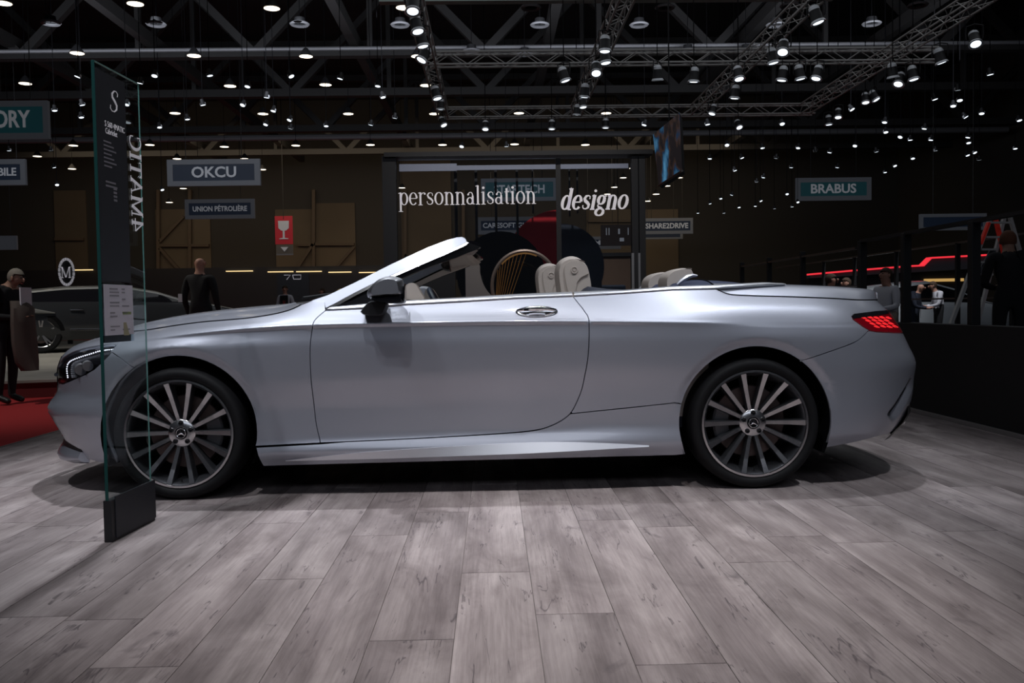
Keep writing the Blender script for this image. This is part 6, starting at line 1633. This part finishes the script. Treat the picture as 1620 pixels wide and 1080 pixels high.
# visitor at the left edge, looking down, coat over the arm
def coat(o, B, s):
    mb = MB(); rows = []
    for z, w_, x in ((1.10, .10, .20), (1.02, .16, .24), (.85, .17, .24), (.65, .18, .25), (.45, .16, .27), (.36, .10, .30)):
        rows.append([(x + .07 * math.cos(a) * 1.1, -.02 + w_ * math.sin(a), z) for a in [2 * PI * i / 14 for i in range(15)]])
    mb.grid(rows); mb.build('coat', 'cloth_brown', o, smooth=True)
    mb = MB(); mb.box((.27, -.10, 1.05), (.285, .07, 1.24)); mb.build('leaflet', 'cloth_white', o)
person('visitor', 'grey-haired visitor in dark suit with a coat over the arm at the left edge', at_floor(6, 9.7), math.radians(-10),
       dict(che=(.05, 0, 1.28), nb=(.10, 0, 1.42), nk=(.13, 0, 1.47), hd=(.19, 0, 1.52), cr=(.20, 0, 1.60), lw=(.24, .12, 1.06), lh=(.30, .06, 1.07), le=(.02, .26, 1.08), rw=(.24, -.14, 1.05), rh=(.30, -.08, 1.06), re=(.02, -.26, 1.07), ls=(.08, .18, 1.38), rs=(.08, -.18, 1.38)), ('cloth_black', 'cloth_black', 'skin_dim'), 'hair_grey', 1.54, coat)
# bald man in black behind the bonnet
def badge(o, B, s):
    mb = MB(); mb.box((-.17, .20, 1.10), (-.155, .26, 1.22)); mb.build('badge', 'cloth_white', o)
person('visitor', 'bald man in black standing with his back turned behind the bonnet', at_floor(318, 13.4), math.radians(78), {}, ('cloth_black', 'cloth_black', SKIN), None, 1.80, badge)
def lany(o, B, s):
    for y in (-.05, .05):
        mb = MB(); mb.tube([(.115, y, 1.42 * s), (.15, y * .4, 1.22 * s), (.15, 0, 1.12 * s)], .008, 5); mb.build('lanyard', 'lanyard_red', o)
    mb = MB(); mb.box((.135, -.12, 1.0 * s), (.145, .12, 1.44 * s)); mb.build('waistcoat', 'cloth_black', o)
person('host', 'host in white shirt and black waistcoat with a red lanyard', at_floor(452, 27.), math.radians(-92), dict(lh=(.22, .06, 1.08), lw=(.18, .10, 1.06), rh=(.22, -.06, 1.08), rw=(.18, -.10, 1.06)), ('cloth_white', 'cloth_black', SKIN), 'hair_brown', 1.70, lany)
person('visitor', 'visitor whose head shows just left of the windscreen pillar', at_floor(511, 27.5), math.radians(-150), {}, ('cloth_navy', 'cloth_black', SKIN), 'hair_brown', 1.62)
# seated guests in the lounge
SIT = dict(pel=(0, 0, .58), bel=(.0, 0, .74), che=(.02, 0, .94), nb=(.02, 0, 1.09), nk=(.03, 0, 1.16), hd=(.045, 0, 1.25), cr=(.03, 0, 1.33), ls=(.02, .18, 1.05), rs=(.02, -.18, 1.05), le=(.06, .24, .80), re=(.06, -.24, .80), lw=(.28, .16, .76), rw=(.28, -.16, .76), lh=(.35, .12, .77), rh=(.35, -.12, .77),
           lp=(.04, .10, .57), rp=(.04, -.10, .57), lk=(.44, .12, .58), rk=(.44, -.12, .58), la=(.42, .12, .16), ra=(.42, -.12, .16), lt=(.56, .12, .11), rt=(.56, -.12, .11))
def stool(loc, rz, label):
    o = thing('lounge_stool', label, 'stool', loc, rz)
    mb = MB(); mb.lathe([(0, .42), (.19, .42), (.20, .44), (.19, .47), (0, .48)], 20, 'z'); mb.build('seat', 'satin_black', o, smooth=True)
    mb = MB(); mb.tube([(0, 0, .02), (0, 0, .42)], .03, 8); mb.build('column', 'rail_metal', o); mb = MB(); mb.lathe([(0, .0), (.2, .0), (.2, .012), (0, .025)], 20, 'z'); mb.build('foot', 'rail_metal', o)
def suit(o, B, s):
    mb = MB(); mb.prism([(-.06, 1.10), (.06, 1.10), (0, .82)], lambda y, z: (.135 * s, y * s, z * s), lambda y, z: (.155 * s, y * s, z * s)); mb.build('shirt_front', 'cloth_white', o)
guests = [(1312, 15.6, -20, ('cloth_navy', 'cloth_black', SKIN), 'hair_brown', 'seated man in navy jacket and white shirt, left guest behind the boot', suit, 1.0),
          (1341, 17.3, 195, ('cloth_white', 'cloth_black', SKIN), 'hair_brown', 'seated guest in pale shirt facing the man in the navy jacket', None, .98),
          (1404, 13.2, 200, ('cloth_white', 'cloth_beige', SKIN), 'hair_brown', 'seated guest in white shirt and beige trousers above the tail lamp', None, 1.0)]
for px, d, a, cols, hr, lab, ex, k in guests:
    l = at_floor(px, d); stool((l[0], l[1], .13), 0, 'round black stool under the ' + ' '.join(lab.replace(',', '').split()[:8])); person('guest', lab, (l[0], l[1], .06), math.radians(a), SIT, cols, hr, 1.78 * k, ex)
LEAN = dict(che=(.06, 0, 1.28), nb=(.09, 0, 1.43), nk=(.11, 0, 1.49), hd=(.15, 0, 1.57), cr=(.15, 0, 1.65), lw=(.30, .10, 1.05), lh=(.37, .05, 1.07), le=(.08, .25, 1.10), rw=(.30, -.10, 1.05), rh=(.37, -.05, 1.07), re=(.08, -.25, 1.10))
l = at_floor(1447, 17.); person('guest', 'standing guest in dark jacket holding something by the white car', l, math.radians(-40), LEAN, ('cloth_navy', 'cloth_navy', SKIN), None, 1.34, suit)
l = at_floor(1485, 17.6); person('guest', 'guest in white shirt and dark trousers facing the one by the white car', l, math.radians(170), LEAN, ('cloth_white', 'cloth_black', SKIN), 'hair_brown', 1.38)
l = at_floor(1598, 8.7, .13); person('technician', 'person in black with back turned beside the stepladder', l, math.radians(70), LEAN, ('cloth_black', 'cloth_black', 'skin_dim'), 'hair_red', 1.56)
# lounge table, stand with the red light line, stepladder
t_ = thing('lounge_table', 'dark table with a pale edge between the two seated guests', 'table', at_floor(1330, 14.7, .13))
zt = P(1330, 452, 14.7 + CAM[1]).z - .13
mb = MB(); mb.box((-.25, -.3, zt - .02), (.30, .3, zt)); mb.build('top', 'rail_metal', t_); mb = MB(); mb.tube([(0, 0, 0), (0, 0, zt)], .03, 8); mb.build('column', 'satin_black', t_); mb = MB(); mb.lathe([(0, 0), (.25, 0), (.25, .02), (0, .03)], 20, 'z'); mb.build('foot', 'satin_black', t_)
mat('line_red', (.8, .02, .03), .4, emit=(1, .04, .06), es=.85); mat('fascia_grey', (.09, .095, .11), .5); mat('line_yellow', (.8, .5, .1), .5, emit=(1, .6, .2), es=.45)
YB = 20.
sb_ = thing('rear_stand', 'dark stand with a red light line and grey fascia behind the lounge', 'stand', (0, YB, 0))
def spr(nm, pts, m, d0=0., d1=.3):
    q = [P(a, b, YB) for a, b in pts]; mb = MB(); mb.prism([(p.x, p.z) for p in q], lambda x, z: (x, d0, z), lambda x, z: (x, d1, z)); mb.build(nm, m, sb_)
redt = [(1282, 432.5), (1350, 426.5), (1440, 419.5), (1461, 418.5), (1473, 406.5), (1560, 402)]
spr('red_line', redt + [(x, y + 2.6) for x, y in redt[::-1]], 'line_red', -.05, .3)
spr('fascia', [(x, y + 2.6) for x, y in redt] + [(1560, 424), (1282, 440)], 'fascia_grey')
spr('base_wall', [(1282, 440), (1560, 424), (1560, 524), (1282, 528)], 'satin_black', .1, .4)
spr('yellow_line', [(1464, 441), (1525, 440), (1525, 444.5), (1464, 445.5)], 'line_yellow', .0, .1)
spr('counter', [(1437, 494), (1490, 492), (1490, 500), (1437, 502)], 'fascia_grey', -1.5, .0)
lad = thing('stepladder', 'red and white stepladder standing behind the black wall', 'ladder', (0, 6.0, 0))
def LP(px, py, dy=0.): p = P(px, py, 6.0 + dy); return Vector((p.x, dy, p.z))
mat('ladder_red', (.62, .03, .015), .5, emit=(.6, .03, .02), es=.06); mat('ladder_white', (.55, .54, .53), .5)
def foot(p, q):
    d = (q - p); return q + d * ((0 - q.z) / d.z)
legs = [((1567, 344), (1548, 395), 0., 'ladder_white'), ((1574, 342), (1581, 371), .25, 'ladder_red'), ((1589, 342), (1583, 366), .5, 'ladder_white'), ((1597, 341), (1604, 365), .75, 'ladder_white')]
for a, b, dy, mm in legs:
    p, q = LP(*a, dy), LP(*b, dy); mb = MB(); mb.bar(p, foot(p, q), .055, .04); mb.build('leg', mm, lad)
p, q = LP(1564, 352, -.03), LP(1551, 386, -.03); mb = MB(); mb.bar(p, q, .06, .03); mb.build('leg_cover', 'ladder_red', lad)
for a, b in (((1566, 352), (1598, 352)), ((1559, 375), (1580, 375)), ((1552, 394.5), (1576, 394.5)), ((1547, 414.5), (1570, 414.5)), ((1540, 434), (1570, 434))):
    mb = MB(); mb.bar(LP(*a, .02), LP(*b, .02), .05, .025); mb.build('rung', 'ladder_white', lad)
mb = MB(); pl = [LP(1566, 396, .1), LP(1576, 396, .1), LP(1566, 434, .1), LP(1546, 434, .1)]; mb.add([tuple(v) for v in pl] + [tuple(v + Vector((0, .02, 0))) for v in pl], [(0, 1, 2, 3), (7, 6, 5, 4), (0, 1, 5, 4), (1, 2, 6, 5), (2, 3, 7, 6), (3, 0, 4, 7)]); mb.build('side_panel', 'fascia_grey', lad)
bpy.context.view_layer.update()
